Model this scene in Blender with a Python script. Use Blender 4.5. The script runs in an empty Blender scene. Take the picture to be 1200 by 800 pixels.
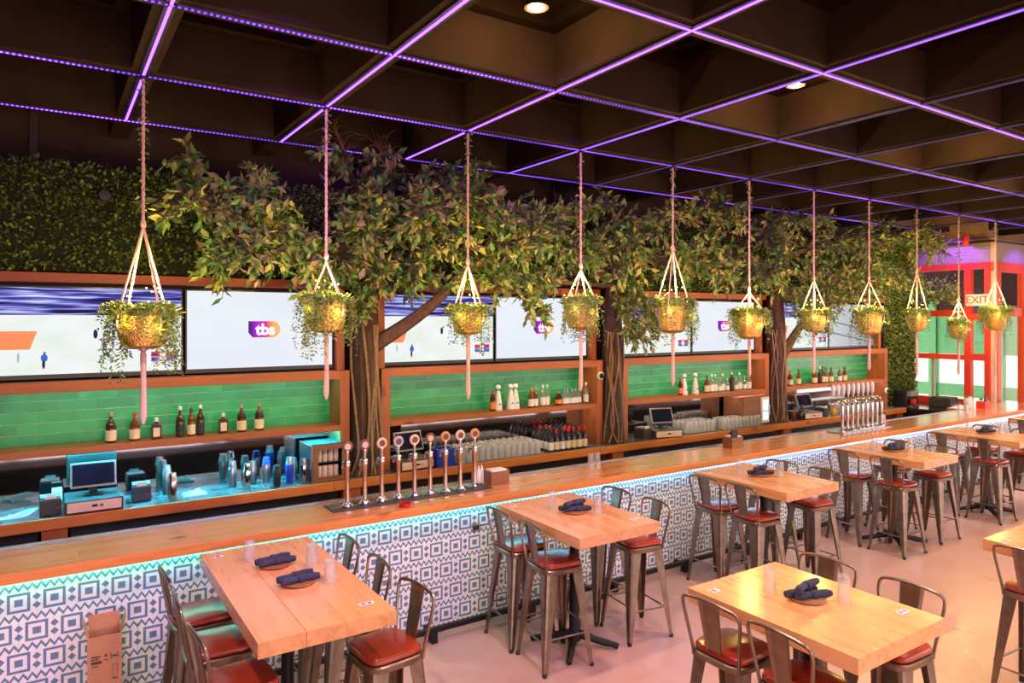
import bpy, bmesh, math, random
import numpy as np
from mathutils import Vector, Matrix

# ------------------------------------------------------------------ camera, world, exposure
SC = bpy.context.scene
COL = SC.collection
F = 825.0; CAMH = 2.55
FX, FY, RX, RY = .5508, .8344, .8346, -.5512
cd = bpy.data.cameras.new('camera'); cam = bpy.data.objects.new('camera', cd); COL.objects.link(cam)
cam.location = (0, 0, CAMH); cam.rotation_euler = (math.pi/2, 0, math.atan2(-FX, FY))
cd.sensor_width = 36; cd.lens = F/1200*36; cd.shift_y = -25/1200; cd.clip_start = .05; cd.clip_end = 300
SC.camera = cam
SC.view_settings.view_transform = 'Standard'; SC.view_settings.look = 'None'
SC.view_settings.exposure = 0.0; SC.view_settings.gamma = 1.0; SC.view_settings.use_curve_mapping = False
SC.cycles.caustics_reflective = False; SC.cycles.caustics_refractive = False
SC.cycles.use_denoising = True; SC.cycles.max_bounces = 8; SC.cycles.transparent_max_bounces = 24; SC.cycles.sample_clamp_indirect = 4
W = bpy.data.worlds.new('daylight'); SC.world = W; W.use_nodes = True
W.node_tree.nodes['Background'].inputs[0].default_value = (1.0, .87, .85, 1)
W.node_tree.nodes['Background'].inputs[1].default_value = 4.2

# ------------------------------------------------------------------ pixel helpers (1200x800)
def ray(x, y):
    a = (x-600)/F; return Vector((a*RX+FX, a*RY+FY, -(y-375)/F))
def atY(x, y, Y): r = ray(x, y); return Vector((0, 0, CAMH)) + r*(Y/r.y)
def atZ(x, y, z): r = ray(x, y); return Vector((0, 0, CAMH)) + r*((z-CAMH)/r.z)
rnd = random.Random(7); NR = np.random.RandomState(5)

# ------------------------------------------------------------------ materials
class G:
    """small node expression helper"""
    def __init__(s, name):
        s.m = bpy.data.materials.new(name); s.m.use_nodes = True; s.nt = s.m.node_tree
        s.b = s.nt.nodes['Principled BSDF']; s.out = s.nt.nodes['Material Output']
    def n(s, t, **k):
        x = s.nt.nodes.new(t)
        for a, v in k.items(): setattr(x, a, v)
        return x
    def put(s, sock, v):
        if isinstance(v, bpy.types.NodeSocket): s.nt.links.new(v, sock)
        else:
            if hasattr(sock.default_value, '__len__') and len(sock.default_value) == 4 and len(v) == 3: v = (*v, 1)
            sock.default_value = v
    def ma(s, op, a, b=0.0, c=0.0):
        x = s.n('ShaderNodeMath', operation=op)
        s.put(x.inputs[0], a); s.put(x.inputs[1], b); s.put(x.inputs[2], c)
        return x.outputs[0]
    def lt(s, a, b): return s.ma('LESS_THAN', a, b)
    def gt(s, a, b): return s.ma('GREATER_THAN', a, b)
    def both(s, *a):
        r = a[0]
        for q in a[1:]: r = s.ma('MULTIPLY', r, q)
        return r
    def either(s, *a):
        r = a[0]
        for q in a[1:]: r = s.ma('MAXIMUM', r, q)
        return r
    def within(s, v, lo, hi): return s.both(s.gt(v, lo), s.lt(v, hi))
    def mix(s, f, a, b):
        x = s.n('ShaderNodeMix', data_type='RGBA'); s.put(x.inputs[0], f); s.put(x.inputs[6], a); s.put(x.inputs[7], b); return x.outputs[2]
    def coord(s, which='Object'): return s.n('ShaderNodeTexCoord').outputs[which]
    def sep(s, v):
        x = s.n('ShaderNodeSeparateXYZ'); s.put(x.inputs[0], v); return x.outputs
    def mapv(s, v, scale=(1, 1, 1), loc=(0, 0, 0)):
        x = s.n('ShaderNodeMapping'); s.put(x.inputs['Vector'], v); x.inputs['Scale'].default_value = scale; s.put(x.inputs['Location'], loc); return x.outputs[0]
    def noise(s, v, scale=5, detail=3, dist=0.0, rough=.5):
        x = s.n('ShaderNodeTexNoise'); s.put(x.inputs['Vector'], v); x.inputs['Scale'].default_value = scale
        x.inputs['Detail'].default_value = detail; x.inputs['Distortion'].default_value = dist; x.inputs['Roughness'].default_value = rough; return x.outputs[0]
    def ramp(s, f, stops):
        x = s.n('ShaderNodeValToRGB'); s.put(x.inputs[0], f); e = x.color_ramp.elements
        while len(e) < len(stops): e.new(.5)
        for q, (p, c) in zip(e, stops): q.position = p; q.color = (*c, 1)
        return x.outputs[0]
    def bump(s, h, strength=.3, dist=.01):
        x = s.n('ShaderNodeBump'); x.inputs['Strength'].default_value = strength; x.inputs['Distance'].default_value = dist; s.put(x.inputs['Height'], h)
        s.nt.links.new(x.outputs[0], s.b.inputs['Normal'])
    def set(s, **k):
        for a, v in k.items(): s.put(s.b.inputs[a.replace('_', ' ')], v)
        return s
    def emit(s, color, strength):
        e = s.n('ShaderNodeEmission'); s.put(e.inputs[0], color); s.put(e.inputs[1], strength); s.nt.links.new(e.outputs[0], s.out.inputs[0]); return s
    def rand(s):
        i = s.n('ShaderNodeObjectInfo').outputs['Random']
        c = s.n('ShaderNodeCombineXYZ'); s.put(c.inputs[0], s.ma('MULTIPLY', i, 37.)); s.put(c.inputs[1], s.ma('MULTIPLY', i, 91.)); s.put(c.inputs[2], s.ma('MULTIPLY', i, 53.))
        return c.outputs[0], i
M = {}
def plain(name, c, rough=.5, metal=0., var=.12, scale=8, bump=0., **k):
    g = G(name); v = g.coord()
    n = g.noise(v, scale, 3)
    col = g.ramp(n, [(.25, tuple(x*(1-var) for x in c)), (.75, tuple(min(1, x*(1+var)) for x in c))])
    g.set(Base_Color=col, Roughness=rough, Metallic=metal, **k)
    if bump: g.bump(n, bump)
    M[name] = g.m; return g.m
def wood(name, c1, c2, axis=1, rough=.35, knots=True, fine=22, coat=0.):
    g = G(name); off, ri = g.rand()
    sc = [1., 1., 1.]; sc[axis] = .09
    v = g.mapv(g.coord(), (1, 1, 1), off)
    v2 = g.mapv(v, tuple(sc))
    n1 = g.noise(v2, 7, 4, .6, .6); n2 = g.noise(v2, fine*2.2, 3, .2)
    grain = g.ma('ADD', g.ma('MULTIPLY', n1, .7), g.ma('MULTIPLY', n2, .35))
    col = g.ramp(grain, [(.3, c2), (.55, c1), (.8, tuple(min(1, x*1.18) for x in c1))])
    bd = g.ma('ADD', g.ma('MULTIPLY', ri, .5), .25)
    col = g.mix(g.ma('MULTIPLY', bd, .5), col, tuple(x*.72 for x in c1))
    if knots:
        vo = g.n('ShaderNodeTexVoronoi'); sc2 = [1., 1., 1.]; sc2[axis] = .55
        g.put(vo.inputs['Vector'], g.mapv(v, tuple(sc2))); vo.inputs['Scale'].default_value = 2.6
        col = g.mix(g.ramp(vo.outputs['Distance'], [(.04, (1, 1, 1)), (.13, (0, 0, 0))]), col, (c2[0]*.45, c2[1]*.35, c2[2]*.35))
    g.set(Base_Color=col, Roughness=g.ma('MULTIPLY_ADD', n2, .15, rough-.07)); g.b.inputs['Coat Weight'].default_value = coat; g.b.inputs['Coat Roughness'].default_value = .16
    g.bump(grain, .12, .004); M[name] = g.m; return g.m
def emis(name, c, s):
    g = G(name); g.emit((*c, 1), s); M[name] = g.m; return g.m
def glassm(name, c=(1, 1, 1), rough=.02, ior=1.45):
    g = G(name); g.set(Base_Color=c, Roughness=rough, IOR=ior); g.b.inputs['Transmission Weight'].default_value = 1.; M[name] = g.m; return g.m

wood('bar_wood', (.92, .36, .13), (.55, .16, .045), 0, .2, True, 9, coat=1.)
wood('edge_wood', (.80, .28, .07), (.55, .16, .04), 0, .35)
wood('table_wood', (.82, .37, .17), (.50, .17, .065), 1, .28, True, 10, coat=.4)
wood('shelf_wood', (.47, .135, .04), (.25, .065, .02), 0, .45)
wood('post_wood', (.47, .135, .04), (.25, .065, .02), 2, .45)
wood('frame_wood', (.36, .07, .03), (.22, .04, .02), 0, .5, False)
wood('caddy_wood', (.30, .12, .05), (.17, .06, .025), 0, .5, False)
M['bar_wood'].node_tree.nodes['Principled BSDF'].inputs['Coat IOR'].default_value = 2.1
plain('gunmetal', (.27, .20, .16), .33, .95, .25, 14)
plain('cast_iron', (.015, .014, .016), .45, .5)
plain('steel', (.55, .55, .57), .28, 1., .1)
plain('chrome', (.75, .72, .74), .12, 1., .03)
plain('copper_pipe', (.78, .58, .50), .22, 1., .1)
plain('black_plastic', (.012, .012, .014), .4)
plain('dark_grey', (.05, .05, .055), .5)
plain('grey_plastic', (.25, .25, .26), .45)
plain('white_plastic', (.8, .8, .8), .4, var=.03)
plain('white_paper', (.85, .83, .8), .7, var=.03)
plain('purple_print', (.25, .1, .4), .7)
plain('paper_print', (.1, .05, .03), .8)
plain('bezel', (.012, .011, .014), .3)
plain('ceiling_brown', (.016, .009, .006), .75, 0, .25, 2)
plain('beam_brown', (.042, .027, .022), .6, 0, .2, 3)
plain('channel_dark', (.02, .016, .02), .5)
plain('dark_wall', (.05, .03, .03), .8, 0, .2, 2)
plain('navy_cloth', (.035, .035, .075), .9, 0, .3, 40, .4)
plain('plate_wood', (.72, .62, .52), .5, var=.2)
plain('cardboard', (.52, .25, .11), .8, 0, .08, 30)
plain('red_paint', (.78, .06, .03), .45, 0, .06)
plain('orange_paint', (.80, .12, .03), .45, 0, .06)
plain('cream_paint', (.85, .62, .48), .6, 0, .06)
plain('green_paint', (.10, .42, .17), .6, 0, .08)
plain('ext_white', (.9, .88, .85), .8, 0, .05)
plain('brick_ext', (.42, .20, .13), .8, 0, .3, 6)
plain('plywood', (.45, .28, .16), .7, 0, .25, 4)
plain('corrugated', (.50, .44, .42), .5, .3, .1)
plain('rope', (.80, .55, .52), .9, 0, .2, 120, .5)
plain('rubber', (.02, .02, .02), .8)
plain('rubber_mat', (.30, .30, .33), .6, 0, .2, 60, .3)
plain('stone_top', (.13, .14, .155), .2, 0, .3, 9)
plain('black_granite', (.03, .03, .035), .15, 0, .4, 30)
plain('towel', (.70, .55, .50), .95, 0, .1, 60, .5)
plain('blue_plastic', (.02, .06, .5), .3)
plain('red_glassy', (.5, .02, .02), .15)
plain('leather', (.30, .030, .012), .22, 0, .3, 5)
plain('bark_limb', (.13, .075, .05), .85, 0, .4, 20, .8)
plain('vine_bark', (.30, .19, .12), .85, 0, .3, 30, .5)
plain('cap_red', (.6, .02, .02), .35); plain('cap_white', (.8, .78, .74), .35); plain('cap_black', (.02, .02, .02), .35); plain('cap_wood', (.5, .28, .15), .5)
plain('label_cream', (.78, .66, .45), .6); plain('label_tan', (.55, .36, .16), .6); plain('label_orange', (.75, .25, .03), .6); plain('label_white', (.8, .8, .82), .6)
plain('label_black', (.03, .025, .03), .5)
plain('whisky_dark', (.06, .018, .008), .1); plain('whisky_amber', (.16, .04, .01), .1); plain('bottle_green', (.02, .05, .02), .1); plain('wine_dark', (.018, .014, .03), .15); plain('beer_gold', (.6, .35, .03), .15)
plain('tequila_white', (.78, .80, .86), .25, 0, .15, 90)
plain('tequila_blue', (.08, .12, .35), .3)
plain('badge_cream', (.75, .5, .42), .4); plain('badge_brown', (.16, .06, .05), .4); plain('badge_lilac', (.5, .38, .6), .4); plain('badge_orange', (.62, .28, .12), .4)
def thinglass(name, tint, refl=.9, haze=.05):
    g = G(name); tr = g.n('ShaderNodeBsdfTransparent'); tr.inputs[0].default_value = (*tint, 1); gl = g.n('ShaderNodeBsdfGlossy'); gl.inputs['Roughness'].default_value = .04
    fr = g.n('ShaderNodeFresnel'); g.put(fr.inputs[0], g.ma('MULTIPLY_ADD', g.n('ShaderNodeNewGeometry').outputs['Backfacing'], 1/1.5-1.5, 1.5)); mx = g.n('ShaderNodeMixShader'); g.put(mx.inputs[0], g.ma('MULTIPLY_ADD', fr.outputs[0], refl, .03))
    df = g.n('ShaderNodeBsdfDiffuse'); df.inputs[0].default_value = (.9, .9, .92, 1); m2 = g.n('ShaderNodeMixShader'); m2.inputs[0].default_value = haze
    g.nt.links.new(tr.outputs[0], m2.inputs[1]); g.nt.links.new(df.outputs[0], m2.inputs[2]); g.nt.links.new(m2.outputs[0], mx.inputs[1]); g.nt.links.new(gl.outputs[0], mx.inputs[2]); g.nt.links.new(mx.outputs[0], g.out.inputs[0]); M[name] = g.m
thinglass('clear_glass', (.97, .98, .99), .9, .14); thinglass('pint_glass', (.97, .98, .99), .9, .34); thinglass('clear_spirit', (.85, .9, .9), .9, .12)
for q in ('ceiling_brown', 'beam_brown', 'dark_wall'): M[q].node_tree.nodes['Principled BSDF'].inputs['Specular IOR Level'].default_value = .05
g = G('mirror'); g.set(Base_Color=(.6, .6, .62), Metallic=1., Roughness=.06); M['mirror'] = g.m
# window glass: see-through with a faint reflection
g = G('window_glass'); tr = g.n('ShaderNodeBsdfTransparent'); gl = g.n('ShaderNodeBsdfGlossy'); gl.inputs['Roughness'].default_value = .03; mx = g.n('ShaderNodeMixShader'); mx.inputs[0].default_value = .08
g.nt.links.new(tr.outputs[0], mx.inputs[1]); g.nt.links.new(gl.outputs[0], mx.inputs[2]); g.nt.links.new(mx.outputs[0], g.out.inputs[0]); M['window_glass'] = g.m
# floor
g = G('concrete_floor'); v = g.coord(); n1 = g.noise(v, .5, 4, .15, .5); n2 = g.noise(v, 6, 4)
g.set(Base_Color=g.ramp(g.ma('ADD', g.ma('MULTIPLY', n1, .75), g.ma('MULTIPLY', n2, .25)), [(.3, (.46, .24, .185)), (.5, (.54, .295, .235)), (.7, (.60, .36, .295))]), Roughness=g.ma('MULTIPLY_ADD', n1, .25, .16)); M['concrete_floor'] = g.m
# gold woven basket
g = G('gold_basket'); v = g.coord(); vo = g.n('ShaderNodeTexVoronoi', feature='DISTANCE_TO_EDGE'); g.put(vo.inputs['Vector'], v); vo.inputs['Scale'].default_value = 55
g.set(Base_Color=g.ramp(vo.outputs['Distance'], [(.05, (1., .70, .22)), (.35, (.62, .32, .05))]), Metallic=.9, Roughness=.32); g.bump(vo.outputs['Distance'], .9, .01); M['gold_basket'] = g.m
# foliage: one random tint for each leaf
def leafmat(name, stops, objrand=False):
    g = G(name)
    r = g.n('ShaderNodeObjectInfo').outputs['Random'] if objrand else g.n('ShaderNodeNewGeometry').outputs['Random Per Island']
    g.set(Base_Color=g.ramp(r, stops), Roughness=.5); g.b.inputs['Specular IOR Level'].default_value = .3
    M[name] = g.m
LS = [(0., (.05, .17, .05)), (.3, (.12, .24, .07)), (.6, (.26, .32, .09)), (.85, (.36, .32, .11)), (1., (.20, .14, .14))]
leafmat('leaf', LS); leafmat('leaf_single', LS, True)
leafmat('box_leaf', [(0., (.045, .10, .016)), (.5, (.11, .18, .036)), (.9, (.25, .31, .06)), (1., (.42, .44, .10))])
leafmat('fern_leaf', [(0., (.09, .18, .05)), (.6, (.20, .28, .08)), (1., (.45, .44, .10))])
plain('hedge_back', (.012, .02, .008), .9)
# green wall tile
g = G('green_tile'); off, ri = g.rand(); n = g.noise(g.mapv(g.coord(), (1, 1, 1), off), 6, 3)
g.set(Base_Color=g.mix(ri, g.ramp(n, [(.3, (.015, .30, .11)), (.7, (.04, .42, .16))]), (.02, .27, .10)), Roughness=.25); M['green_tile'] = g.m
plain('tile_grout', (.55, .80, .65), .8); plain('bar_grout', (.6, .58, .55), .8)
# patterned bar tile: pattern repeats on each 0.18 m tile
g = G('bar_tile'); g2 = g.coord('UV'); s = g.sep(g2); x, z = s[0], s[1]
P2 = .18
xm = g.ma('SUBTRACT', g.ma('MULTIPLY', g.ma('FRACT', x), P2), P2/2); zm = g.ma('SUBTRACT', g.ma('MULTIPLY', g.ma('FRACT', z), P2), P2/2)
ax, az = g.ma('ABSOLUTE', xm), g.ma('ABSOLUTE', zm); d = g.ma('MAXIMUM', ax, az)
sq = g.either(g.lt(d, .021), g.within(d, .042, .0575))
dx = g.ma('SUBTRACT', P2/2, ax); dz = g.ma('ABSOLUTE', g.ma('SUBTRACT', az, .0255)); dia = g.lt(g.ma('ADD', dx, dz), .0225)
ezz = g.ma('SUBTRACT', P2/2, az); sg = g.ma('SIGN', zm)
tri = g.ma('SUBTRACT', g.ma('ABSOLUTE', g.ma('SUBTRACT', g.ma('FRACT', g.ma('MULTIPLY', g.ma('ADD', xm, P2), 1/.045)), .5)), .25)
zz = g.ma('ADD', g.ma('MULTIPLY', ezz, g.ma('MULTIPLY', sg, -1.)), g.ma('MULTIPLY', tri, .066))
zig = g.lt(g.ma('ABSOLUTE', zz), .0105)
pat = g.either(sq, dia, zig); nn = g.noise(g.coord(), 12, 3)
g.set(Base_Color=g.mix(pat, (.88, .84, .83), g.mix(nn, (.10, .19, .30), (.16, .28, .40))), Roughness=.35); M['bar_tile'] = g.m
# trunk bark
g = G('bark'); v = g.mapv(g.coord(), (1, 1, .12)); n = g.noise(v, 26, 5, .8, .65)
g.set(Base_Color=g.ramp(n, [(.3, (.035, .018, .014)), (.6, (.12, .066, .05)), (.8, (.20, .12, .09))]), Roughness=.85); g.bump(n, 1., .03); M['bark'] = g.m
# TV pictures
def screen_sports():
    g = G('screen_sports'); s = g.sep(g.coord('UV')); u, v = s[0], s[1]
    st = g.noise(g.mapv(g.coord('UV'), (1.6, 15, 1)), 1.6, 2, .15)
    crowd = g.ramp(st, [(.38, (.02, .012, .05)), (.5, (.10, .08, .45)), (.6, (.45, .5, .95)), (.7, (.8, .85, 1.))])
    soft = g.noise(g.mapv(g.coord('UV'), (2, 2, 1)), 2, 2)
    field = g.ramp(soft, [(.3, (.80, .88, .78)), (.6, (.92, .94, .95))])
    c = g.mix(g.gt(v, .685), field, crowd)
    sl = g.ma('MULTIPLY_ADD', v, .18, .11)
    c = g.mix(g.both(g.within(v, .29, .5), g.lt(u, sl)), c, g.mix(g.ma('MULTIPLY', v, 1.2), (1., .26, .03), (1., .35, .22)))
    def el(cx, cy, rx, ry): return g.lt(g.ma('ADD', g.ma('POWER', g.ma('DIVIDE', g.ma('SUBTRACT', u, cx), rx), 2.), g.ma('POWER', g.ma('DIVIDE', g.ma('SUBTRACT', v, cy), ry), 2.)), 1.)
    c = g.mix(g.either(el(.235, .19, .018, .045), el(.237, .245, .007, .016)), c, (.06, .16, .6))
    c = g.mix(g.either(el(.232, .115, .008, .05), el(.505, .46, .012, .055), el(.52, .52, .006, .014)), c, (.03, .03, .07))
    c = g.mix(el(.105, .2, .006, .06), c, (.45, .5, .6))
    c = g.mix(g.both(g.within(u, .82, .965), g.within(v, .175, .235)), c, (.62, .03, .10)); c = g.mix(g.both(g.within(u, .82, .965), g.within(v, .115, .17)), c, (.10, .15, .62))
    c = g.mix(g.both(g.within(u, .87, .91), g.within(v, .13, .22)), c, (.9, .85, .9))
    g.emit(c, 1.0); M['screen_sports'] = g.m
screen_sports()
g = G('screen_white'); n = g.noise(g.coord('UV'), 1.5, 1); g.emit(g.ramp(n, [(.3, (.80, .84, .93)), (.7, (.88, .91, .96))]), 1.0); M['screen_white'] = g.m
g = G('screen_grey'); s = g.sep(g.coord('UV')); t = g.ma('ADD', s[1], g.ma('MULTIPLY', s[0], .28))
c = g.mix(g.either(g.within(t, .33, .36), g.within(t, .60, .63)), g.mix(s[0], (.75, .78, .80), (.38, .40, .42)), (.22, .23, .25)); g.emit(c, .9); M['screen_grey'] = g.m
g = G('logo_gradient'); s = g.sep(g.coord('UV')); g.emit(g.ramp(s[0], [(.05, (.10, .02, .25)), (.3, (.55, .03, .75)), (.55, (.85, .02, .32)), (.75, (1., .42, .08)), (1., (1., .55, .25))]), 1.0); M['logo_gradient'] = g.m
emis('logo_white', (1, 1, 1), 1.05)
g = G('pos_screen'); s = g.sep(g.coord('Generated')); g.set(Base_Color=(.01, .012, .03), Roughness=.08); M['pos_screen'] = g.m
emis('exit_face', (1., .72, .42), 1.3); emis('exit_red', (.85, .22, .05), 1.0)
emis('fridge_light', (.85, .95, 1.), 1.1)
emis('lamp_warm', (1., .62, .22), 5.); emis('fairy', (1., .66, .12), 14.)
def stripmat(name, c, s, dots=0., axis=0):
    g = G(name)
    if dots:
        q = g.sep(g.coord())[axis]; v = g.coord()
        d = g.lt(g.ma('FRACT', g.ma('MULTIPLY', q, 1/dots)), .45)
        n = g.ramp(g.noise(g.mapv(v, (1, 1, 1)), .55, 1), [(.42, (.25, .25, .25)), (.62, (1, 1, 1))])
        g.emit((*c, 1), g.ma('MULTIPLY', g.ma('MULTIPLY_ADD', d, s, s*.12), g.sep(n)[0]))
    else: g.emit((*c, 1), s)
    M[name] = g.m
VI = (.15, .045, 1.)
stripmat('led_violet', VI, 9.); stripmat('led_violet_soft', (.18, .06, 1.), 4.); stripmat('led_violet_faint', (.30, .18, .6), .3)
stripmat('led_violet_dots', (.22, .06, 1.), 7., .032, 0); stripmat('led_violet_dots_y', (.34, .10, .9), 3., .05, 1)

# ------------------------------------------------------------------ mesh builder
class MB:
    def __init__(s): s.v = []; s.f = []; s.uv = None
    def add(s, vs, fs):
        k = len(s.v); s.v += [tuple(p) for p in vs]; s.f += [tuple(i+k for i in f) for f in fs]; return s
    def box(s, x0, x1, y0, y1, z0, z1):
        return s.add([(x0,y0,z0),(x1,y0,z0),(x1,y1,z0),(x0,y1,z0),(x0,y0,z1),(x1,y0,z1),(x1,y1,z1),(x0,y1,z1)],
                     [(0,3,2,1),(4,5,6,7),(0,1,5,4),(1,2,6,5),(2,3,7,6),(3,0,4,7)])
    def rbox(s, c, size, mat):   # rotated box
        b = MB().box(-size[0]/2, size[0]/2, -size[1]/2, size[1]/2, -size[2]/2, size[2]/2)
        return s.add([Vector(c)+mat@Vector(p) for p in b.v], b.f)
    def loft(s, rings, cap=True, close=True):
        n = len(rings[0]); vs = [p for r in rings for p in r]; fs = []
        for i in range(len(rings)-1):
            for j in range(n if close else n-1):
                a, b = i*n+j, i*n+(j+1)%n; fs.append((a, b, b+n, a+n))
        if cap: fs.append(tuple(range(n-1, -1, -1))); fs.append(tuple(range((len(rings)-1)*n, len(rings)*n)))
        return s.add(vs, fs)
    def tube(s, pts, r, n=8, cap=True):
        pts = [Vector(p) for p in pts]; rr = r if hasattr(r, '__len__') else [r]*len(pts); rings = []; up = None
        for i, p in enumerate(pts):
            t = (pts[min(i+1, len(pts)-1)]-pts[max(i-1, 0)]).normalized()
            if up is None: up = Vector((0, 0, 1)) if abs(t.z) < .9 else Vector((1, 0, 0))
            a = t.cross(up).normalized(); up = a.cross(t).normalized(); 
            rings.append([p+(a*math.cos(q)+up*math.sin(q))*rr[i] for q in (2*math.pi*k/n for k in range(n))])
        return s.loft(rings, cap)
    def lathe(s, prof, n=16, c=(0, 0, 0), cap=True):
        return s.loft([[(c[0]+r*math.cos(2*math.pi*k/n), c[1]+r*math.sin(2*math.pi*k/n), c[2]+z) for k in range(n)] for r, z in prof], cap)
    def prism(s, poly, z0, z1):
        return s.loft([[(x, y, z0) for x, y in poly], [(x, y, z1) for x, y in poly]])
    def mesh(s, name, mat=None, bevel=0., smooth=False, seg=2):
        me = bpy.data.meshes.new(name); me.from_pydata(s.v, [], s.f)
        if bevel:
            bm = bmesh.new(); bm.from_mesh(me)
            es = [e for e in bm.edges if len(e.link_faces) == 2 and e.calc_face_angle(0) > .6]
            bmesh.ops.bevel(bm, geom=es, offset=bevel, segments=seg, affect='EDGES', profile=.6, clamp_overlap=True)
            bm.to_mesh(me); bm.free()
        if smooth:
            me.polygons.foreach_set('use_smooth', [True]*len(me.polygons))
            try: me.set_sharp_from_angle(angle=.7)
            except Exception: pass
        if mat: me.materials.append(M[mat])
        return me
def smoothp(pts, k=6):
    pts = [Vector(p) for p in pts]; out = []
    for i in range(len(pts)-1):
        p0, p1, p2, p3 = pts[max(i-1, 0)], pts[i], pts[i+1], pts[min(i+2, len(pts)-1)]
        for j in range(k):
            t = j/k; out.append(.5*((2*p1)+(p2-p0)*t+(2*p0-5*p1+4*p2-p3)*t*t+(3*p1-p0-3*p2+p3)*t*t*t))
    return out+[pts[-1]]
def obj(name, me, parent=None, loc=(0, 0, 0), rot=None):
    o = bpy.data.objects.new(name, me); COL.objects.link(o); o.location = loc
    if rot is not None: o.rotation_euler = rot
    if parent: o.parent = parent
    return o
def tag(o, label, cat, group=None, kind=None):
    o['label'] = label; o['category'] = cat
    if group: o['group'] = group
    if kind: o['kind'] = kind
    return o
def thing(name, label, cat, loc=(0, 0, 0), rz=0., group=None):
    o = bpy.data.objects.new(name, None); COL.objects.link(o); o.location = loc; o.rotation_euler = (0, 0, rz); o.empty_display_size = .1
    return tag(o, label, cat, group)
def part(name, mb, mat, parent, bevel=0., smooth=False, loc=(0, 0, 0), rot=None, label=None):
    o = obj(name, mb.mesh(name, mat, bevel, smooth) if isinstance(mb, MB) else mb, parent, loc, rot)
    if label: o['label'] = label
    return o
def struct(name, mb, mat, parent=None, bevel=0.):
    o = obj(name, mb.mesh(name, mat, bevel), parent)
    if parent is None: o['kind'] = 'structure'
    return o
def dup(o, parent=None):
    c = o.copy(); COL.objects.link(c); c.parent = parent
    for ch in list(o.children): dup(ch, c)
    return c
def clone(o, loc, rz=0., label=None, group=None):
    c = dup(o); c.location = loc; c.rotation_euler = (0, 0, rz)
    if label: c['label'] = label
    if group: c['group'] = group
    return c
def textmesh(txt, size, mat, extrude=.002, offset=0., align='CENTER'):
    cu = bpy.data.curves.new('lettering', 'FONT'); cu.body = txt; cu.size = size; cu.extrude = extrude; cu.offset = offset; cu.align_x = align; cu.align_y = 'CENTER'; cu.resolution_u = 3
    t = bpy.data.objects.new('lettering', cu); COL.objects.link(t); bpy.context.view_layer.update()
    me = bpy.data.meshes.new_from_object(t.evaluated_get(bpy.context.evaluated_depsgraph_get())); me.name = 'lettering'
    bpy.data.objects.remove(t); me.materials.clear(); me.materials.append(M[mat]); return me
def light(name, kind, parent, loc, energy, color, size=.05, spot=None, rot=(0, 0, 0), blend=.6):
    l = bpy.data.lights.new(name, kind); l.energy = energy; l.color = color
    if kind in ('POINT', 'SPOT'): l.shadow_soft_size = size
    if kind == 'SPOT': l.spot_size = spot; l.spot_blend = blend
    o = bpy.data.objects.new(name, l); COL.objects.link(o); o.location = loc; o.rotation_euler = rot; o.parent = parent; return o

# ------------------------------------------------------------------ layout numbers (metres)
BARY, BARB, BARZ = 5.03, 5.56, 1.07          # bar front, back and height
TILEY = 5.13
BBY, BBZ = 6.76, .95                          # back counter
SHY, WALLY = 7.0, 7.32                        # shelf front, tiled wall face
CZ = 4.24                                     # underside of the ceiling beams
GX0, GP = .55, 1.283                          # ceiling grid
ROWS = [5.43-1.30*k for k in range(-1, 8)]    # 6.73, 5.43, 4.13 ...
ENDX = 14.45; VESTY = 5.93
XL, XR, YF = -5.0, 20.0, -4.0

# ------------------------------------------------------------------ room shell
struct('floor', MB().box(XL, XR, YF, 7.8, -.1, 0), 'concrete_floor')
struct('wall_back', MB().box(XL, ENDX+.1, 7.5, 7.65, 0, 4.9), 'dark_wall')
struct('wall_left', MB().box(XL-.15, XL, YF, 7.65, 0, 4.9), 'dark_wall')
wf = struct('wall_front', MB().box(XL, XR, YF-.15, YF, 2.9, 4.9).box(XL, XR, YF-.15, YF, 0, .25), 'dark_wall')
for i in range(7):
    xx = XL+.3+i*4.05
    obj('pillar', MB().box(xx-.15, xx+.15, YF-.15, YF, .25, 2.9).mesh('pillar', 'dark_wall'), wf)
wr = struct('wall_right', MB().box(XR, XR+.15, YF, VESTY, 2.9, 4.9).box(XR, XR+.15, YF, VESTY, 0, .2), 'dark_wall')
ceil = struct('ceiling', MB().box(XL, XR, YF, 7.65, 4.78, 4.9), 'ceiling_brown')
for y in ROWS:
    obj('beam', MB().box(XL, XR if y < VESTY else ENDX, y-.078, y+.078, CZ, 4.78).mesh('beam', 'beam_brown'), ceil)
NX = range(-4, 15); GX = [GX0+GP*n for n in NX]
bme = MB().box(-.078, .078, YF, 7.5, CZ+.004, 4.78).mesh('beam', 'beam_brown')
for x in GX: obj('beam', bme, ceil, (x, 0, 0))
cw, ch = GP/2-.078, 1.30/2-.078
mo = MB()
for dz, ins, hh in ((4.60, .10, .18), (4.69, .2, .09)):
    a, b = cw, ch
    mo.box(-a, a, -b, -b+ins, dz, 4.78).box(-a, a, b-ins, b, dz, 4.78).box(-a, -a+ins, -b+ins, b-ins, dz, 4.78).box(a-ins, a, -b+ins, b-ins, dz, 4.78)
mome = mo.mesh('coffer_molding', 'ceiling_brown')
for x in GX[:-1]:
    for y in ROWS: 
        if y-.65 > 1.4-2.6*1.2 and not (x > ENDX and y > 6): obj('coffer_molding', mome, ceil, (x+GP/2, y-.65, 0))

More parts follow.
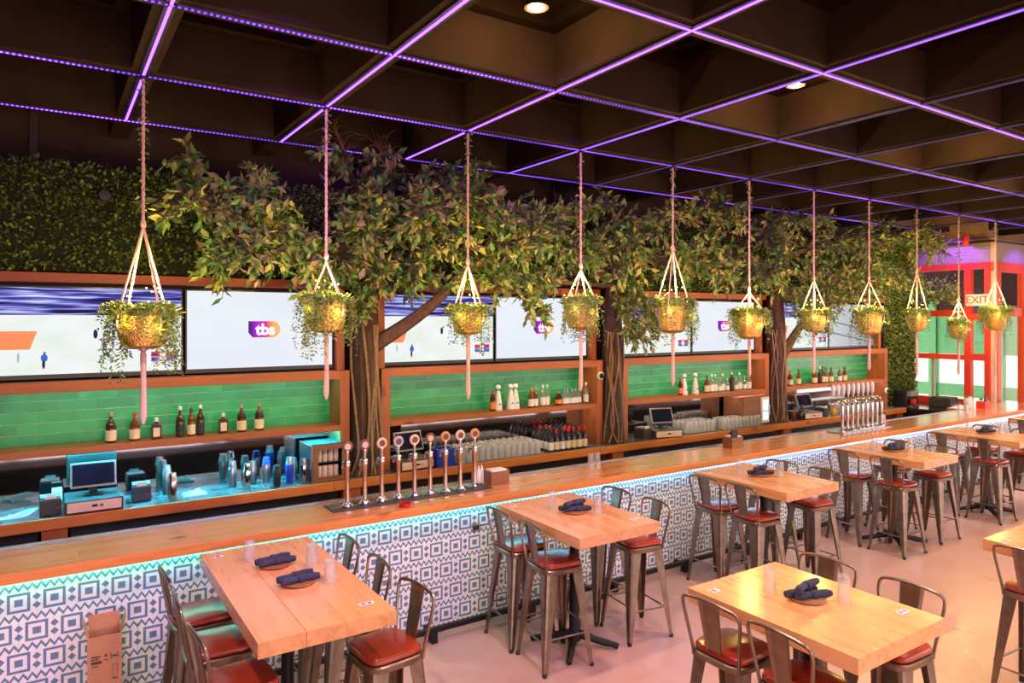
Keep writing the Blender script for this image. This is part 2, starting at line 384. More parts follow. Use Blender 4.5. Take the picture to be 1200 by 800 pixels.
# LED strips under the beams: aluminium channel with a lit tape
def led(a, b, mat, label, axis):
    m_ = mat
    t = thing('led_strip', label, 'LED strip', ((a[0]+b[0])/2, (a[1]+b[1])/2, CZ), 0, 'violet LED strips under the ceiling beams')
    hx, hy = (abs(b[0]-a[0])/2, .03) if axis == 0 else (.03, abs(b[1]-a[1])/2)
    part('channel', MB().box(-hx, hx, -hy, hy, -.012, 0), 'channel_dark', t)
    hx2, hy2 = (hx, .006) if axis == 0 else (.008 if m_ != 'led_violet_faint' else .005, hy)
    part('light_tape', MB().box(-hx2, hx2, -hy2, hy2, -.018, -.0125), mat, t)
lx = 'violet LED strip on a ceiling beam running along the bar'
ly = 'violet LED strip on a ceiling beam running across the bar'
for y, m, lab in ((6.73, 'led_violet_dots', 'dim violet LED strip on the beam closest to the hedge wall'), (5.43, 'led_violet_dots', 'dotted violet LED strip on the beam carrying the hanging planters'),
             (4.13, 'led_violet_dots', 'violet LED strip on the beam above the bar-side tables'), (2.83, 'led_violet', 'bright violet LED strip on the beam above the aisle floor')):
    led((XL+.2, y), (ENDX-.2 if y > 6 else 18, y), m, lab, 0)
for i, x in zip(NX, GX):
    if -2 <= i <= 11:
        m = 'led_violet' if i <= 2 else ('led_violet_soft' if i == 3 else 'led_violet_faint')
        lb = ('%s LED strip across the ceiling over the %s planter from the EXIT sign' % ('violet' if i <= 3 else 'faint violet', ['nearest', 'second', 'third', 'fourth', 'fifth', 'sixth', 'seventh', 'eighth', 'ninth', 'tenth', 'eleventh'][10-i])) if 0 <= i <= 10 else 'violet LED strip across the ceiling with no planter under it'
        led((x, .3), (x, 6.72), m, lb, 1)

# recessed ceiling lamps
for ry in (3.48, .88, -1.72, 6.08):
    for k in (range(-1, 5) if ry < 5 else (4.,)):  # last row: one unseen lamp added to brighten hedge and end bay
        x = GX0+GP*1.5+k*2*GP
        t = thing('ceiling_downlight', 'small round warm downlight recessed in a dark ceiling coffer', 'downlight', (x, ry, 4.44), 0, 'warm ceiling downlights')
        part('housing', MB().lathe([(.066, .03), (.066, .28), (.05, .34)], 18), 'channel_dark', t, smooth=True)
        part('trim_ring', MB().lathe([(.07, .03), (.075, 0), (.06, -.004), (.058, .03)], 20), 'channel_dark', t)
        part('lamp_lens', MB().lathe([(.055, .004), (.03, -.012), (.005, -.016)], 16), 'lamp_warm', t, smooth=True)
        light('downlight_glow', 'POINT', t, (0, 0, -.05), 26, (1., .56, .18), .04)
        light('downlight_beam', 'SPOT', t, (0, 0, -.05), 215, (1., .78, .64), .06, 2.45, blend=1.)

# ------------------------------------------------------------------ back bar: four shelf bays
BAYX = [-.47, 2.96, 6.38, 9.82]; BW = 3.08
nb = ['cash drawer bay', 'wine bottle bay', 'lit fridge bay', 'leafy end bay']
tileme = MB().box(-.1492, .1492, 0, .012, -.0458, .0458).mesh('tile', 'green_tile', .002)
halfme = MB().box(-.0742, .0742, 0, .012, -.0458, .0458).mesh('tile', 'green_tile', .002)
for bi, bx in enumerate(BAYX):
    t = thing('shelf_unit', 'orange stained wooden shelf unit, '+nb[bi], 'shelf unit', (bx, WALLY, BBZ))
    w = BW; z = lambda q: q-BBZ
    for px in (0, w-.1):
        part('post', MB().box(px, px+.1, SHY-WALLY, .02, 0, z(2.03)), 'post_wood', t, .004)
        part('upper_post', MB().box(px+.01, px+.09, -.2, .02, z(2.03), z(2.87)), 'post_wood', t, .004)
    part('shelf', MB().box(.1, w-.1, SHY-WALLY+.031, .0, z(1.448), z(1.47)), 'shelf_wood', t, .002)
    part('shelf_edge', MB().box(.1, w-.1, SHY-WALLY, SHY-WALLY+.03, z(1.415), z(1.47)), 'shelf_wood', t, .004)
    part('rail_board', MB().box(.1, w-.1, SHY-WALLY+.031, .0, z(2.0), z(2.03)), 'shelf_wood', t, .002)
    part('middle_rail', MB().box(.1, w-.1, SHY-WALLY, SHY-WALLY+.03, z(1.945), z(2.03)), 'shelf_wood', t, .004)
    part('top_rail', MB().box(0, w, SHY-WALLY+.05, .02, z(2.87), z(2.95)), 'frame_wood', t, .004)
    part('back_panel', MB().box(.02, w-.02, .013, .03, 0, z(2.87)), 'dark_wall', t)
    part('mirror_panel', MB().box(.1, w-.1, 0, .012, .0, z(1.425)), 'mirror', t)
    tp = part('tiled_panel', MB().box(.1, w-.1, .003, .013, z(1.47), z(1.945)), 'tile_grout', t)
    for r in range(5):
        zc = z(1.47)+.0475*1+.095*r; x = .1+.15 if r % 2 == 0 else .1+.075
        if r % 2: obj('tile', halfme, tp, (.1+.075, 0, zc)); x = .1+.3
        while x < w-.1-.148: obj('tile', tileme, tp, (x, 0, zc)); x += .3
        if r % 2 == 0: pass
        gap = (w-.1)-(x-.15)
        if gap > .02: obj('tile', MB().box(-gap/2+.0008, gap/2-.0008, 0, .012, -.0458, .0458).mesh('tile', 'green_tile', .002), tp, (x-.15+gap/2, 0, zc))
    # shelf lights: thin tape under the shelf and under the rail
for bi, bx in enumerate(BAYX):
    c, e = [((.02, .70, 1.), 420.), ((1., .84, .66), 22.), ((1., .88, .74), 26.), ((1., .92, .82), 30.)][bi]
    nm = 'led_bay%d' % bi; emis(nm, c, e)
    t = thing('shelf_light', ['cyan', 'warm white', 'soft white', 'pale white'][bi]+' LED tape under the bottle shelf of the '+nb[bi], 'LED strip', (bx+BW/2, SHY+.05, 1.447), 0, 'LED tapes under the bottle shelves')
    part('light_tape', MB().box(-BW/2+.12, BW/2-.12, -.008, .008, -.008, 0), nm, t)
    c2, e2 = [((.22, 1., .8), 30.), ((.9, 1., .75), 14.), ((1., 1., .8), 20.), ((1., 1., .85), 24.)][bi]
    nm = 'led_rail%d' % bi; emis(nm, c2, e2)
    t = thing('rail_light', 'pale LED tape above the green tiles of the '+nb[bi], 'LED strip', (bx+BW/2, SHY+.05, 1.999), 0, 'LED tapes above the green tiles')
    part('light_tape', MB().box(-BW/2+.12, BW/2-.12, -.008, .008, -.008, 0), nm, t)

# TVs
def uvquad(name, w, h, mat):
    me = bpy.data.meshes.new(name); me.from_pydata([(-w/2, 0, -h/2), (w/2, 0, -h/2), (w/2, 0, h/2), (-w/2, 0, h/2)], [], [(0, 1, 2, 3)])
    uv = me.uv_layers.new(name='UVMap')
    for l, c in zip(uv.data, ((0, 0), (1, 0), (1, 1), (0, 1))): l.uv = c
    me.materials.append(M[mat]); return me
def logo_mesh():
    pts = [(-.09, -.02), (-.065, -.05), (.06, -.05)] + [(.055+.048*math.cos(a), .05*math.sin(a)) for a in np.linspace(-1.5, 1.5, 9)] + [(-.09, .05)]
    me = bpy.data.meshes.new('logo'); me.from_pydata([(x, 0, z) for x, z in pts], [], [tuple(range(len(pts)))])
    uv = me.uv_layers.new(name='UVMap')
    for l in me.loops: q = pts[l.vertex_index]; uv.data[l.index].uv = ((q[0]+.09)/.19, (q[1]+.05)/.1)
    me.materials.append(M['logo_gradient']); return me
lgm = logo_mesh(); ttm = textmesh('tbs', .095, 'logo_white', .0005, .004)
TVW, TVH = 1.425, .80
for bi, bx in enumerate(BAYX):
    for k in (0, 1):
        kind = ['sports', 'tbs'][k] if bi < 3 else ['sports', 'grey'][k]
        lab = {'sports': 'wide flat TV showing a bright ice sport broadcast, ', 'tbs': 'wide flat TV with a white screen and small gradient logo, ', 'grey': 'wide flat TV with a grey striped picture, '}[kind]+nb[bi]
        t = thing('television', lab, 'television', (bx+.105+TVW/2+k*(TVW+.02), 7.2, 2.445), 0, 'televisions above the back bar')
        part('casing', MB().box(-TVW/2, TVW/2, 0, .06, -TVH/2, TVH/2), 'bezel', t, .004)
        part('screen', uvquad('screen', TVW-.03, TVH-.06, {'sports': 'screen_sports', 'tbs': 'screen_white', 'grey': 'screen_grey'}[kind]), None, t, loc=(0, -.0015, .012))
        part('mount', MB().box(-.2, .2, .06, .12, -.15, .15), 'black_plastic', t)
        if kind == 'tbs':
            lg = part('logo', lgm, None, t, loc=(0.0, -.003, .015)); lg.scale = (1.6, 1, 1.6); part('lettering', ttm, None, lg, loc=(.012, -.002, -.004), rot=(math.pi/2, 0, 0))

# hedge wall above and beside
def leafcloud(name, P, D, Nn, L, Wd, mat, parent=None, fold=.12):
    """P,D,Nn: (n,3) arrays; 4-triangle folded leaves in one mesh"""
    n = len(P); S = np.cross(D, Nn); S /= np.linalg.norm(S, axis=1)[:, None]+1e-9; Nn = np.cross(S, D)
    L = L[:, None]; Wd = Wd[:, None]
    V = np.stack([P, P+D*L*.45+S*Wd*.5, P+D*L, P+D*L*.45-S*Wd*.5, P+D*L*.5-Nn*L*fold], 1).reshape(-1, 3)
    b = (np.arange(n)*5)[:, None]
    Fc = np.stack([b+np.array([0, 4, 1]), b+np.array([1, 4, 2]), b+np.array([0, 3, 4]), b+np.array([3, 2, 4])], 1).reshape(-1, 3)
    me = bpy.data.meshes.new(name); me.vertices.add(len(V)); me.vertices.foreach_set('co', V.astype(np.float32).ravel())
    me.loops.add(Fc.size); me.loops.foreach_set('vertex_index', Fc.astype(np.int32).ravel())
    me.polygons.add(len(Fc)); me.polygons.foreach_set('loop_start', np.arange(0, Fc.size, 3, dtype=np.int32)); me.polygons.foreach_set('loop_total', np.full(len(Fc), 3, np.int32))
    me.update(calc_edges=True); me.validate(); me.materials.append(M[mat])
    return obj(name, me, parent)
def unit(a): return a/(np.linalg.norm(a, axis=1)[:, None]+1e-9)
def hedge(label, x0, x1, z0, z1, y, n, lsz=.045):
    t = thing('hedge_panel', label, 'hedge', ((x0+x1)/2, y, z0))
    part('backing', MB().box(-(x1-x0)/2, (x1-x0)/2, 0, .06, 0, z1-z0), 'hedge_back', t)
    P = np.stack([NR.uniform(-(x1-x0)/2, (x1-x0)/2, n), -NR.uniform(.0, .07, n), NR.uniform(0, z1-z0+.03, n)], 1)
    D = unit(NR.normal(0, 1, (n, 3))+np.array([0, -.7, .1])); N2 = unit(NR.normal(0, 1, (n, 3))+np.array([0, -.5, .5]))
    o = leafcloud('boxwood_leaves', P, D, N2, NR.uniform(.6, 1.2, n)*lsz, NR.uniform(.4, .7, n)*lsz, 'box_leaf', t, .1); o['kind'] = 'stuff'
hedge('dark boxwood hedge panel on the wall above the televisions', -4.5, 13.0, 2.97, 3.88, 7.16, 34000)
hedge('bright green boxwood hedge panel between shelves and red window frames', 13.2, 14.35, .95, 3.95, 7.25, 9000, .05)
for x in (-.1, 2.9, 5.6): tag(obj('batten', MB().box(x-.03, x+.03, 7.46, 7.5, 3.9, 4.78).mesh('batten', 'channel_dark')), 'thin dark batten on the wall above the hedge', 'batten', 'battens above the hedge')
for i, (px, py) in enumerate(((123, 229), (338, 233))):
    p = atY(px, py, 7.06); t = thing('wall_speaker', 'small round dark speaker set in the hedge panel', 'speaker', (p.x, 7.1, p.z), 0, 'speakers in the hedge')
    part('shell', MB().lathe([(.05, 0), (.055, .05), (.02, .07)], 16), 'black_plastic', t, loc=(0, 0, 0), rot=(math.pi/2, 0, 0)); part('grille', MB().lathe([(.045, .071), (.02, .074)], 16), 'dark_grey', t, rot=(math.pi/2, 0, 0))

# ------------------------------------------------------------------ back counter
t = thing('back_counter', 'long back bar counter with dark stone top and orange wooden edge', 'counter', (0, BBY, 0))
part('counter_top', MB().box(XL+.5, 13.1, .03, WALLY-BBY, BBZ-.04, BBZ), 'stone_top', t)
x = XL+.5
while x < 13: 
    part('edge_board', MB().box(x, min(x+3.43, 13.1)-.004, 0, .03, BBZ-.085, BBZ+.004), 'edge_wood', t, .003); x += 3.43
part('back_panel', MB().box(XL+.5, 13.1, .5, WALLY-BBY, 0, BBZ-.04), 'dark_wall', t)
PX = [-3.4, -2.0, .05, 2.55, 4.35, 6.1, 8.3, 9.6, 11.4, 12.9]
for x in PX: part('post', MB().box(x-.09, x+.09, .01, .12, 0, BBZ-.085), 'post_wood', t, .004)
for fi, (a, b) in enumerate(zip(PX[:-1], PX[1:])):
    if b-a < 1: continue
    u = thing('undercounter_fridge', 'dark fridge under the back counter, %s from the corner counter' % ['ninth', 'eighth', 'seventh', 'sixth', 'fifth', 'fourth', 'third', 'second', 'first'][fi], 'fridge', ((a+b)/2, BBY+.1, 0), 0, 'fridges under the back counter')
    hw = (b-a)/2-.11
    part('body', MB().box(-hw, hw, .03, .38, .05, BBZ-.1), 'black_plastic', u, .005); part('top_rail', MB().box(-hw, hw, -.0, .03, BBZ-.19, BBZ-.11), 'steel', u, .004)
    nd = max(2, round(hw*2/.6))
    for d in range(nd):
        x0 = -hw+2*hw*d/nd; dr = part('door', MB().box(x0+.01, x0+2*hw/nd-.01, .005, .03, .1, BBZ-.21), 'black_granite', u, .004); part('handle', MB().box(x0+.05, x0+.30, -.015, .004, BBZ-.26, BBZ-.24), 'steel', dr)
t = thing('corner_counter', 'black corner counter between the hedge panel and red windows', 'counter', (13.75, BBY, 0))
part('counter_top', MB().box(-.6, .6, -.6, .45, BBZ-.05, BBZ), 'black_granite', t, .005); part('cabinet', MB().box(-.58, .58, -.55, .42, .02, BBZ-.05), 'black_plastic', t)

# ------------------------------------------------------------------ the bar
t = thing('bar_counter', 'long wooden bar counter with patterned blue and white tiled front', 'bar', (0, BARY, 0))
BX1 = 15.6
yb = [0, .135, .265, .40, BARB-BARY]
for r in range(4):
    x = XL+.5 - r*.7
    while x < BX1:
        ln = rnd.uniform(2.4, 3.6); a, b = max(x, XL+.5), min(x+ln, BX1)
        if b-a > .05: part('plank', MB().box(a+.0008, b-.0008, yb[r]+.0008+(.03 if r == 0 else 0), yb[r+1]-.0008, BARZ-.06, BARZ), 'bar_wood', t, .0015)
        x += ln
x = XL+.5
while x < BX1: part('edge_board', MB().box(x, min(x+3.6, BX1)-.002, 0, .029, BARZ-.062, BARZ+.0005), 'edge_wood', t, .003); x += 3.6
part('plank', MB().box(12.7, 14.2, .535, .86, BARZ-.06, BARZ), 'bar_wood', t, .002)
part('drip_rail', MB().box(XL+.5, 12.6, BARB-BARY+.004, BARB-BARY+.085, BARZ-.075, BARZ-.006).box(XL+.5, 12.6, BARB-BARY+.08, BARB-BARY+.09, BARZ-.075, BARZ+.004), 'steel', t)
part('front_panel', MB().box(XL+.5, BX1, TILEY-BARY+.012, .2, .05, BARZ-.061), 'bar_grout', t)
part('plinth', MB().box(XL+.5, BX1, .17, .25, 0, .06), 'cast_iron', t)
part('back_panel', MB().box(XL+.5, 12.6, .5, .53, 0, BARZ-.08), 'dark_grey', t)
rail = part('foot_rail', MB().box(XL+.5, BX1, -.07, -.03, .085, .125), 'cast_iron', t, .004)
x = XL+.9
while x < BX1: part('rail_post', MB().box(x-.025, x+.025, -.065, .0, 0, .085).box(x-.02, x+.02, .0, .2, .06, .085), 'cast_iron', rail); x += .95
# tiles in running bond
def tmesh(w, h, u0, v0):
    me = MB().box(-w/2+.0007, w/2-.0007, 0, .012, -h/2+.0007, h/2-.0007).mesh('tile', 'bar_tile'); uv = me.uv_layers.new(name='UVMap')
    for l in me.loops: c = me.vertices[l.vertex_index].co; uv.data[l.index].uv = (u0+(c.x+w/2)/.18*.998, v0+(c.z+h/2)/.18*.998)
    return me
full = tmesh(.18, .18, 0.001, 0.001); topcut = tmesh(.18, .055, 0.001, 0.001)
rest = MB(); restuv = []
for r in range(6):
    zc = .14+.18*r; me = full
    if r == 5: zc = .95+.0275; me = topcut
    off = (.037 if r % 2 == 0 else .037+.09)
    k = int((XL+.6-off)/.18)
    while off+k*.18 < BX1-.1:
        xc = off+k*.18
        if -.36 < xc < 8.62: obj('tile', me, t, (xc, TILEY-BARY, zc))
        else:
            h = .18 if r < 5 else .055; b = len(rest.v)
            rest.add([(xc-.0893, TILEY-BARY, zc-h/2+.0007), (xc+.0893, TILEY-BARY, zc-h/2+.0007), (xc+.0893, TILEY-BARY, zc+h/2-.0007), (xc-.0893, TILEY-BARY, zc+h/2-.0007)], [(0, 1, 2, 3)])
            restuv += [(.001, .001), (.999, .001), (.999, .999*h/.18), (.001, .999*h/.18)]
        k += 1
me = rest.mesh('tile', 'bar_tile'); uv = me.uv_layers.new(name='UVMap')
for l in me.loops: uv.data[l.index].uv = restuv[l.vertex_index]
o = obj('far_tiles', me, t); o['kind'] = 'stuff'
po = part('outlet_plate', MB().box(-.04, .04, -.006, 0, -.03, .03), 'steel', t, .002, loc=(3.02, TILEY-BARY, .80)); 
part('socket', MB().box(-.025, -.003, -.008, -.005, -.018, .018).box(.003, .025, -.008, -.005, -.018, .018), 'black_plastic', po)
# light under the bar lip, teal at one end to ice blue at the other
t = thing('bar_lip_light', 'teal to ice blue LED tape under the front lip of the bar', 'LED strip', (0, BARY+.06, BARZ-.061))
stops = [(-4.5, (.06, .9, .48)), (0, (.08, .9, .55)), (2.5, (.06, .8, .8)), (4.5, (.14, .62, 1.)), (8, (.3, .6, 1.)), (12, (.7, .85, 1.)), (15.5, (.9, .92, 1.))]
for i in range(20):
    a = -4.5+i; xs = [q[0] for q in stops]; c = tuple(np.interp(a+.5, xs, [q[1][j] for q in stops]) for j in range(3))
    emis('lip_led_%02d' % i, c, 26.); part('light_tape', MB().box(a, a+1., -.008, .008, -.008, 0), 'lip_led_%02d' % i, t)

# ------------------------------------------------------------------ end wall with red window frames
def yz(px, py): r = ray(px, py); k = ENDX/r.x; return r.y*k, CAMH+r.z*k
wx0, wx1 = ENDX-.05, ENDX+.05
we = struct('wall_right_end', MB().box(wx0+.02, wx1, VESTY, 7.5, 3.62, 4.05).box(wx0+.02, wx1, VESTY, 7.5, 0, .95), 'corrugated')
for k in range(7): obj('corrugation', MB().box(wx0, wx0+.02, VESTY+.02, 7.5, 3.66+.055*k, 3.69+.055*k).mesh('corrugation', 'corrugated'), we)
w1 = struct('window_1', MB().box(wx0-.02, wx1, VESTY, 7.5, 3.50, 3.62).box(wx0-.02, wx1, 6.35, 7.5, 2.62, 2.74).box(wx0-.02, wx1, 6.35, 7.5, 1.80, 1.90).box(wx0-.02, wx1, 6.35, 7.5, .95, 1.06)
        .box(wx0-.02, wx1, VESTY+.07, 6.25, 2.55, 2.67).box(wx0-.02, wx1, VESTY+.07, 6.25, 1.80, 1.92).box(wx0-.02, wx1, VESTY+.07, 6.25, .70, .95), 'red_paint')
for a, b in ((6.25, 6.36), (VESTY, VESTY+.09), (7.4, 7.5)): obj('window_post', MB().box(wx0-.03, wx1, a, b, .70, 3.5).mesh('window_post', 'red_paint', .004), w1)
for a, b, z0, z1 in ((6.36, 7.4, 2.74, 3.5), (6.36, 7.4, 1.9, 2.62), (6.36, 7.4, 1.06, 1.8), (VESTY+.09, 6.25, 2.67, 3.5), (VESTY+.09, 6.25, 1.92, 2.55), (VESTY+.09, 6.25, .95, 1.8)):
    obj('pane', MB().box(ENDX, ENDX+.008, a, b, z0, z1).mesh('pane', 'window_glass'), w1)
obj('mullion', MB().box(ENDX-.02, ENDX+.03, 6.93, 6.97, 1.06, 1.8).mesh('mullion', 'corrugated'), w1)
# entrance side of the vestibule (faces the room)
wv = struct('wall_vestibule', MB().box(ENDX+.05, XR, VESTY-.02, VESTY+.08, 3.62, 4.05), 'corrugated')
d1 = struct('door_1', MB().box(ENDX-.05, XR, VESTY-.05, VESTY+.06, 3.45, 3.62).box(ENDX+.2, XR, VESTY-.03, VESTY+.06, 2.62, 2.78), 'orange_paint')
obj('sunlit_edge_post', MB().box(ENDX-.03, ENDX+.05, VESTY-.07, VESTY, 0, 4.05).mesh('sunlit_edge_post', 'cream_paint', .004), d1)  # cream colour paints in the sunlit edge of this post
for i, x in enumerate((14.62, 15.75, 16.3, 17.6)): obj('door_post', MB().box(x-.06, x+.08, VESTY-.06, VESTY+.06, 0, 3.45).mesh('door_post', 'orange_paint', .004), d1)
for a, b in ((14.7, 15.69), (15.83, 16.24)):
    obj('pane', MB().box(a, b, VESTY, VESTY+.008, 2.78, 3.45).mesh('pane', 'window_glass'), d1); obj('pane', MB().box(a, b, VESTY, VESTY+.008, .9, 2.62).mesh('pane', 'window_glass'), d1)
dl = obj('door_leaf', MB().box(16.38, 17.54, VESTY-.03, VESTY+.02, .05, 2.6).mesh('door_leaf', 'cream_paint', .004), d1)
for z0 in (.3, 1.15, 1.95): obj('door_panel', MB().box(16.55, 17.35, VESTY-.04, VESTY-.03, z0, z0+.6).mesh('door_panel', 'brick_ext'), d1)
struct('wall_plywood', MB().box(ENDX+.3, XR, 6.4, 6.5, 4.05, 4.78).box(ENDX+.06, ENDX+.12, VESTY+.1, 7.5, 4.05, 4.78), 'plywood')
p = atY(1146, 353, VESTY)
t = thing('exit_sign', 'lit EXIT sign above the narrow red framed window', 'sign', (ENDX-.09, 6.2, 2.92)); 
part('housing', MB().box(-.02, .03, -.28, .12, -.11, .11), 'cream_paint', t, .006); part('face', MB().box(-.024, -.02, -.265, .105, -.095, .095), 'exit_face', t)
part('lettering', textmesh('EXIT', .19, 'exit_red', .002, .003), None, t, loc=(-.027, -.08, 0), rot=(math.pi/2, 0, -math.pi/2))
t = thing('ceiling_pipe', 'slim black pipe run with a small red valve before the end wall', 'pipe', (14.2, 6.5, 3.98))
part('pipe', MB().tube([(0, 1., 0), (0, -.7, 0), (3., -.7, .0)], .02, 8), 'black_plastic', t); part('valve', MB().lathe([(.05, -.08), (.06, 0), (.05, .12), (.02, .14)], 10), 'red_paint', t, loc=(0, -.25, .02)); part('hanger', MB().tube([(0, .1, 0), (0, .1, .26)], .012, 6), 'steel', t)
for i, (x, y, rz) in enumerate(((13.6, 6.6, 0), (15.4, 5.2, 0))):
    t = thing('spot_projector', 'small black ceiling spotlight throwing violet light on the end wall', 'spotlight', (x, y, CZ), 0, 'violet spotlights')
    part('bracket', MB().box(-.02, .02, -.02, .02, -.06, 0), 'black_plastic', t); part('can', MB().lathe([(.05, -.18), (.055, -.08), (.03, -.06)], 14), 'black_plastic', t)
    light('violet_beam', 'SPOT', t, (0, 0, -.2), 60, (.35, .06, 1.), .03, 1.7, rot=(0, -.9, .0) if i == 0 else (.6, 0, 0))
for x, tx, ty, tz, e in ((-1.9, .3, 5.1, .3, 260), (-.73, 2.6, 6.6, 3.3, 500), (.55, 3.9, 2.1, .6, 90), (.57, 6.0, 6.6, 3.1, 600), (1.83, 1.0, 5.1, 1.1, 260), (3.1, 9.6, 6.4, 2.9, 800), (3.12, 3.5, 4.6, .3, 240)):  # spotlights added out of view to tint trees, tiles and bar violet
    t = thing('spot_projector', 'small black spotlight added out of view above the aisle, violet lens', 'spotlight', (x, 1.53, CZ-.0185), 0, 'added violet aisle spotlights')
    part('bracket', MB().box(-.02, .02, -.02, .02, -.06, 0), 'black_plastic', t)
    d = Vector((tx, ty, tz))-Vector((x, 1.53, CZ-.15)); ro = d.to_track_quat('-Z', 'Y').to_euler()
    part('can', MB().lathe([(.045, -.07), (.05, -.02), (.05, .05), (.02, .08)], 14), 'black_plastic', t, loc=(0, 0, -.13), rot=ro)
    light('violet_beam', 'SPOT', t, Vector((0, 0, -.13))+d.normalized()*.08, e, (.55, .12, 1.), .04, .75 if tz < 2 else .48, rot=ro, blend=.8)
# outside, across the pavement
struct('ground_outside', MB().box(ENDX+.2, 40, VESTY+.3, 30, -.12, -.02).box(XL-20, 40, -30, YF-.2, -.12, -.02).box(XR+.2, 40, -30, 30, -.14, -.03), 'cream_paint')
t = thing('awning_frame', 'green painted steel awning frame outside the end windows', 'awning', (18.2, 8, 0))
part('fascia', MB().box(0, .1, -2.5, 3.5, 1.74, 2.66), 'green_paint', t); part('added_dark_front', MB().box(0.01, .09, -2.5, 3.5, 2.66, 4.4), 'dark_wall', t); part('added_dark_roof', MB().box(-3.4, .09, -2.0, 3.5, 4.4, 4.5), 'dark_wall', t); part('sill_board', MB().box(0, .1, -2.5, 3.5, .72, 1.02), 'green_paint', t)  # dark canopy sheets added so the upper panes look dark
for y in (-.7, .75, 2.2): part('column', MB().box(-.06, .12, y-.09, y+.09, -.02, 3.0), 'green_paint', t, .01)
t = thing('white_building', 'sunlit white building across from the end windows', 'building', (26, 9, -.02)); 
part('wall', MB().box(0, .3, -9, 9, 0, 6), 'ext_white', t)
for k in range(5): part('window', MB().box(-.03, .0, -7+3*k, -5.6+3*k, 3.3, 4.3), 'grey_plastic', t)
for k in range(2): part('cornice', MB().box(-.15, 0, -9, 9, 2.9+1.5*k, 3.05+1.5*k), 'ext_white', t)

# ------------------------------------------------------------------ high tables
def table(name_label, x0, x1, y0, y1, z=1.04, joint=None):
    cx, cy = (x0+x1)/2, (y0+y1)/2
    t = thing('high_table', name_label, 'table', (cx, cy, 0), 0, 'high wooden tables')
    w, l = x1-x0, y1-y0; cuts = [0, .33, .62, 1.] if joint else [0, .2, .46, .73, 1.]; n = len(cuts)-1
    for k in range(n):
        a, b = -w/2+w*cuts[k], -w/2+w*cuts[k+1]; th = .078
        if joint and k == 0:
            jy = l/2-joint
            part('plank', MB().box(a+.0008, b-.0012, -l/2, jy-.0012, z-th, z), 'table_wood', t, .0015); part('plank', MB().box(a+.0008, b-.0012, jy+.0012, l/2, z-th, z), 'table_wood', t, .0015)
        else: part('plank', MB().box(a+.0003, b-.0003, -l/2, l/2, z-th, z), 'table_wood', t, .0012)
    part('column', MB().lathe([(.055, .05), (.055, .09), (.04, .14), (.036, .5), (.036, .8), (.045, .9), (.045, z-.09)], 16), 'cast_iron', t, smooth=True)
    part('mount_plate', MB().box(-.16, .16, -.16, .16, z-.095, z-.0785), 'cast_iron', t)
    for q in range(4):
        a = math.pi/4+q*math.pi/2; pts = [(.03, .10), (.12, .075), (.22, .05), (.31, .035), (.34, .022)]
        part('foot_arm', MB().tube(smoothp([(r*math.cos(a), r*math.sin(a), h) for r, h in pts], 3), [.034]*4+[.028]*4+[.024]*4+[.022]*1, 8), 'cast_iron', t, smooth=True)
    st = part('number_sticker', MB().box(-.03, .03, -.02, .02, 0, .0006), 'white_paper', t, loc=(-w/2+.09, l/2-.11, z)); part('print_mark', MB().box(-.012, .012, -.016, .016, .0006, .001).box(-.028, -.018, -.01, .01, .0006, .001), 'purple_print', st)
    st = part('number_sticker', MB().box(-.04, .04, -.018, .018, 0, .0006), 'white_paper', t, loc=(w/2-.1, -l/2+.16, z)); part('print_mark', MB().box(-.03, -.005, -.012, .012, .0006, .001).box(.005, .03, -.012, .012, .0006, .001), 'purple_print', st)
    return t
TB = [('long high wooden table set with two napkin plates beside the bar', .82, 1.52, 3.40, 4.90, .62),
      ('high wooden table standing on the aisle floor away from the bar', 3.02, 3.80, 1.77, 2.77, None),
      ('high wooden table at the bar in front of the wooden napkin box', 3.07, 3.83, 3.80, 4.88, None),
      ('high wooden table at the bar near the dark napkin caddy', 5.38, 6.16, 3.80, 4.86, None),
      ('high wooden table at the bar in front of the hooked tap row', 7.76, 8.50, 3.82, 4.86, None),
      ('high wooden table at the bar beyond the hooked tap row', 10.02, 10.8, 3.80, 4.86, None),
      ('high wooden table at the bar closest to the entrance', 12.4, 13.15, 3.80, 4.86, None),
      ('high wooden table with a lone stool beyond the aisle table', 5.40, 6.2, 1.2, 2.27, None)]
tobs = [table(a, b, c, d, e, joint=f) for a, b, c, d, e, f in TB]

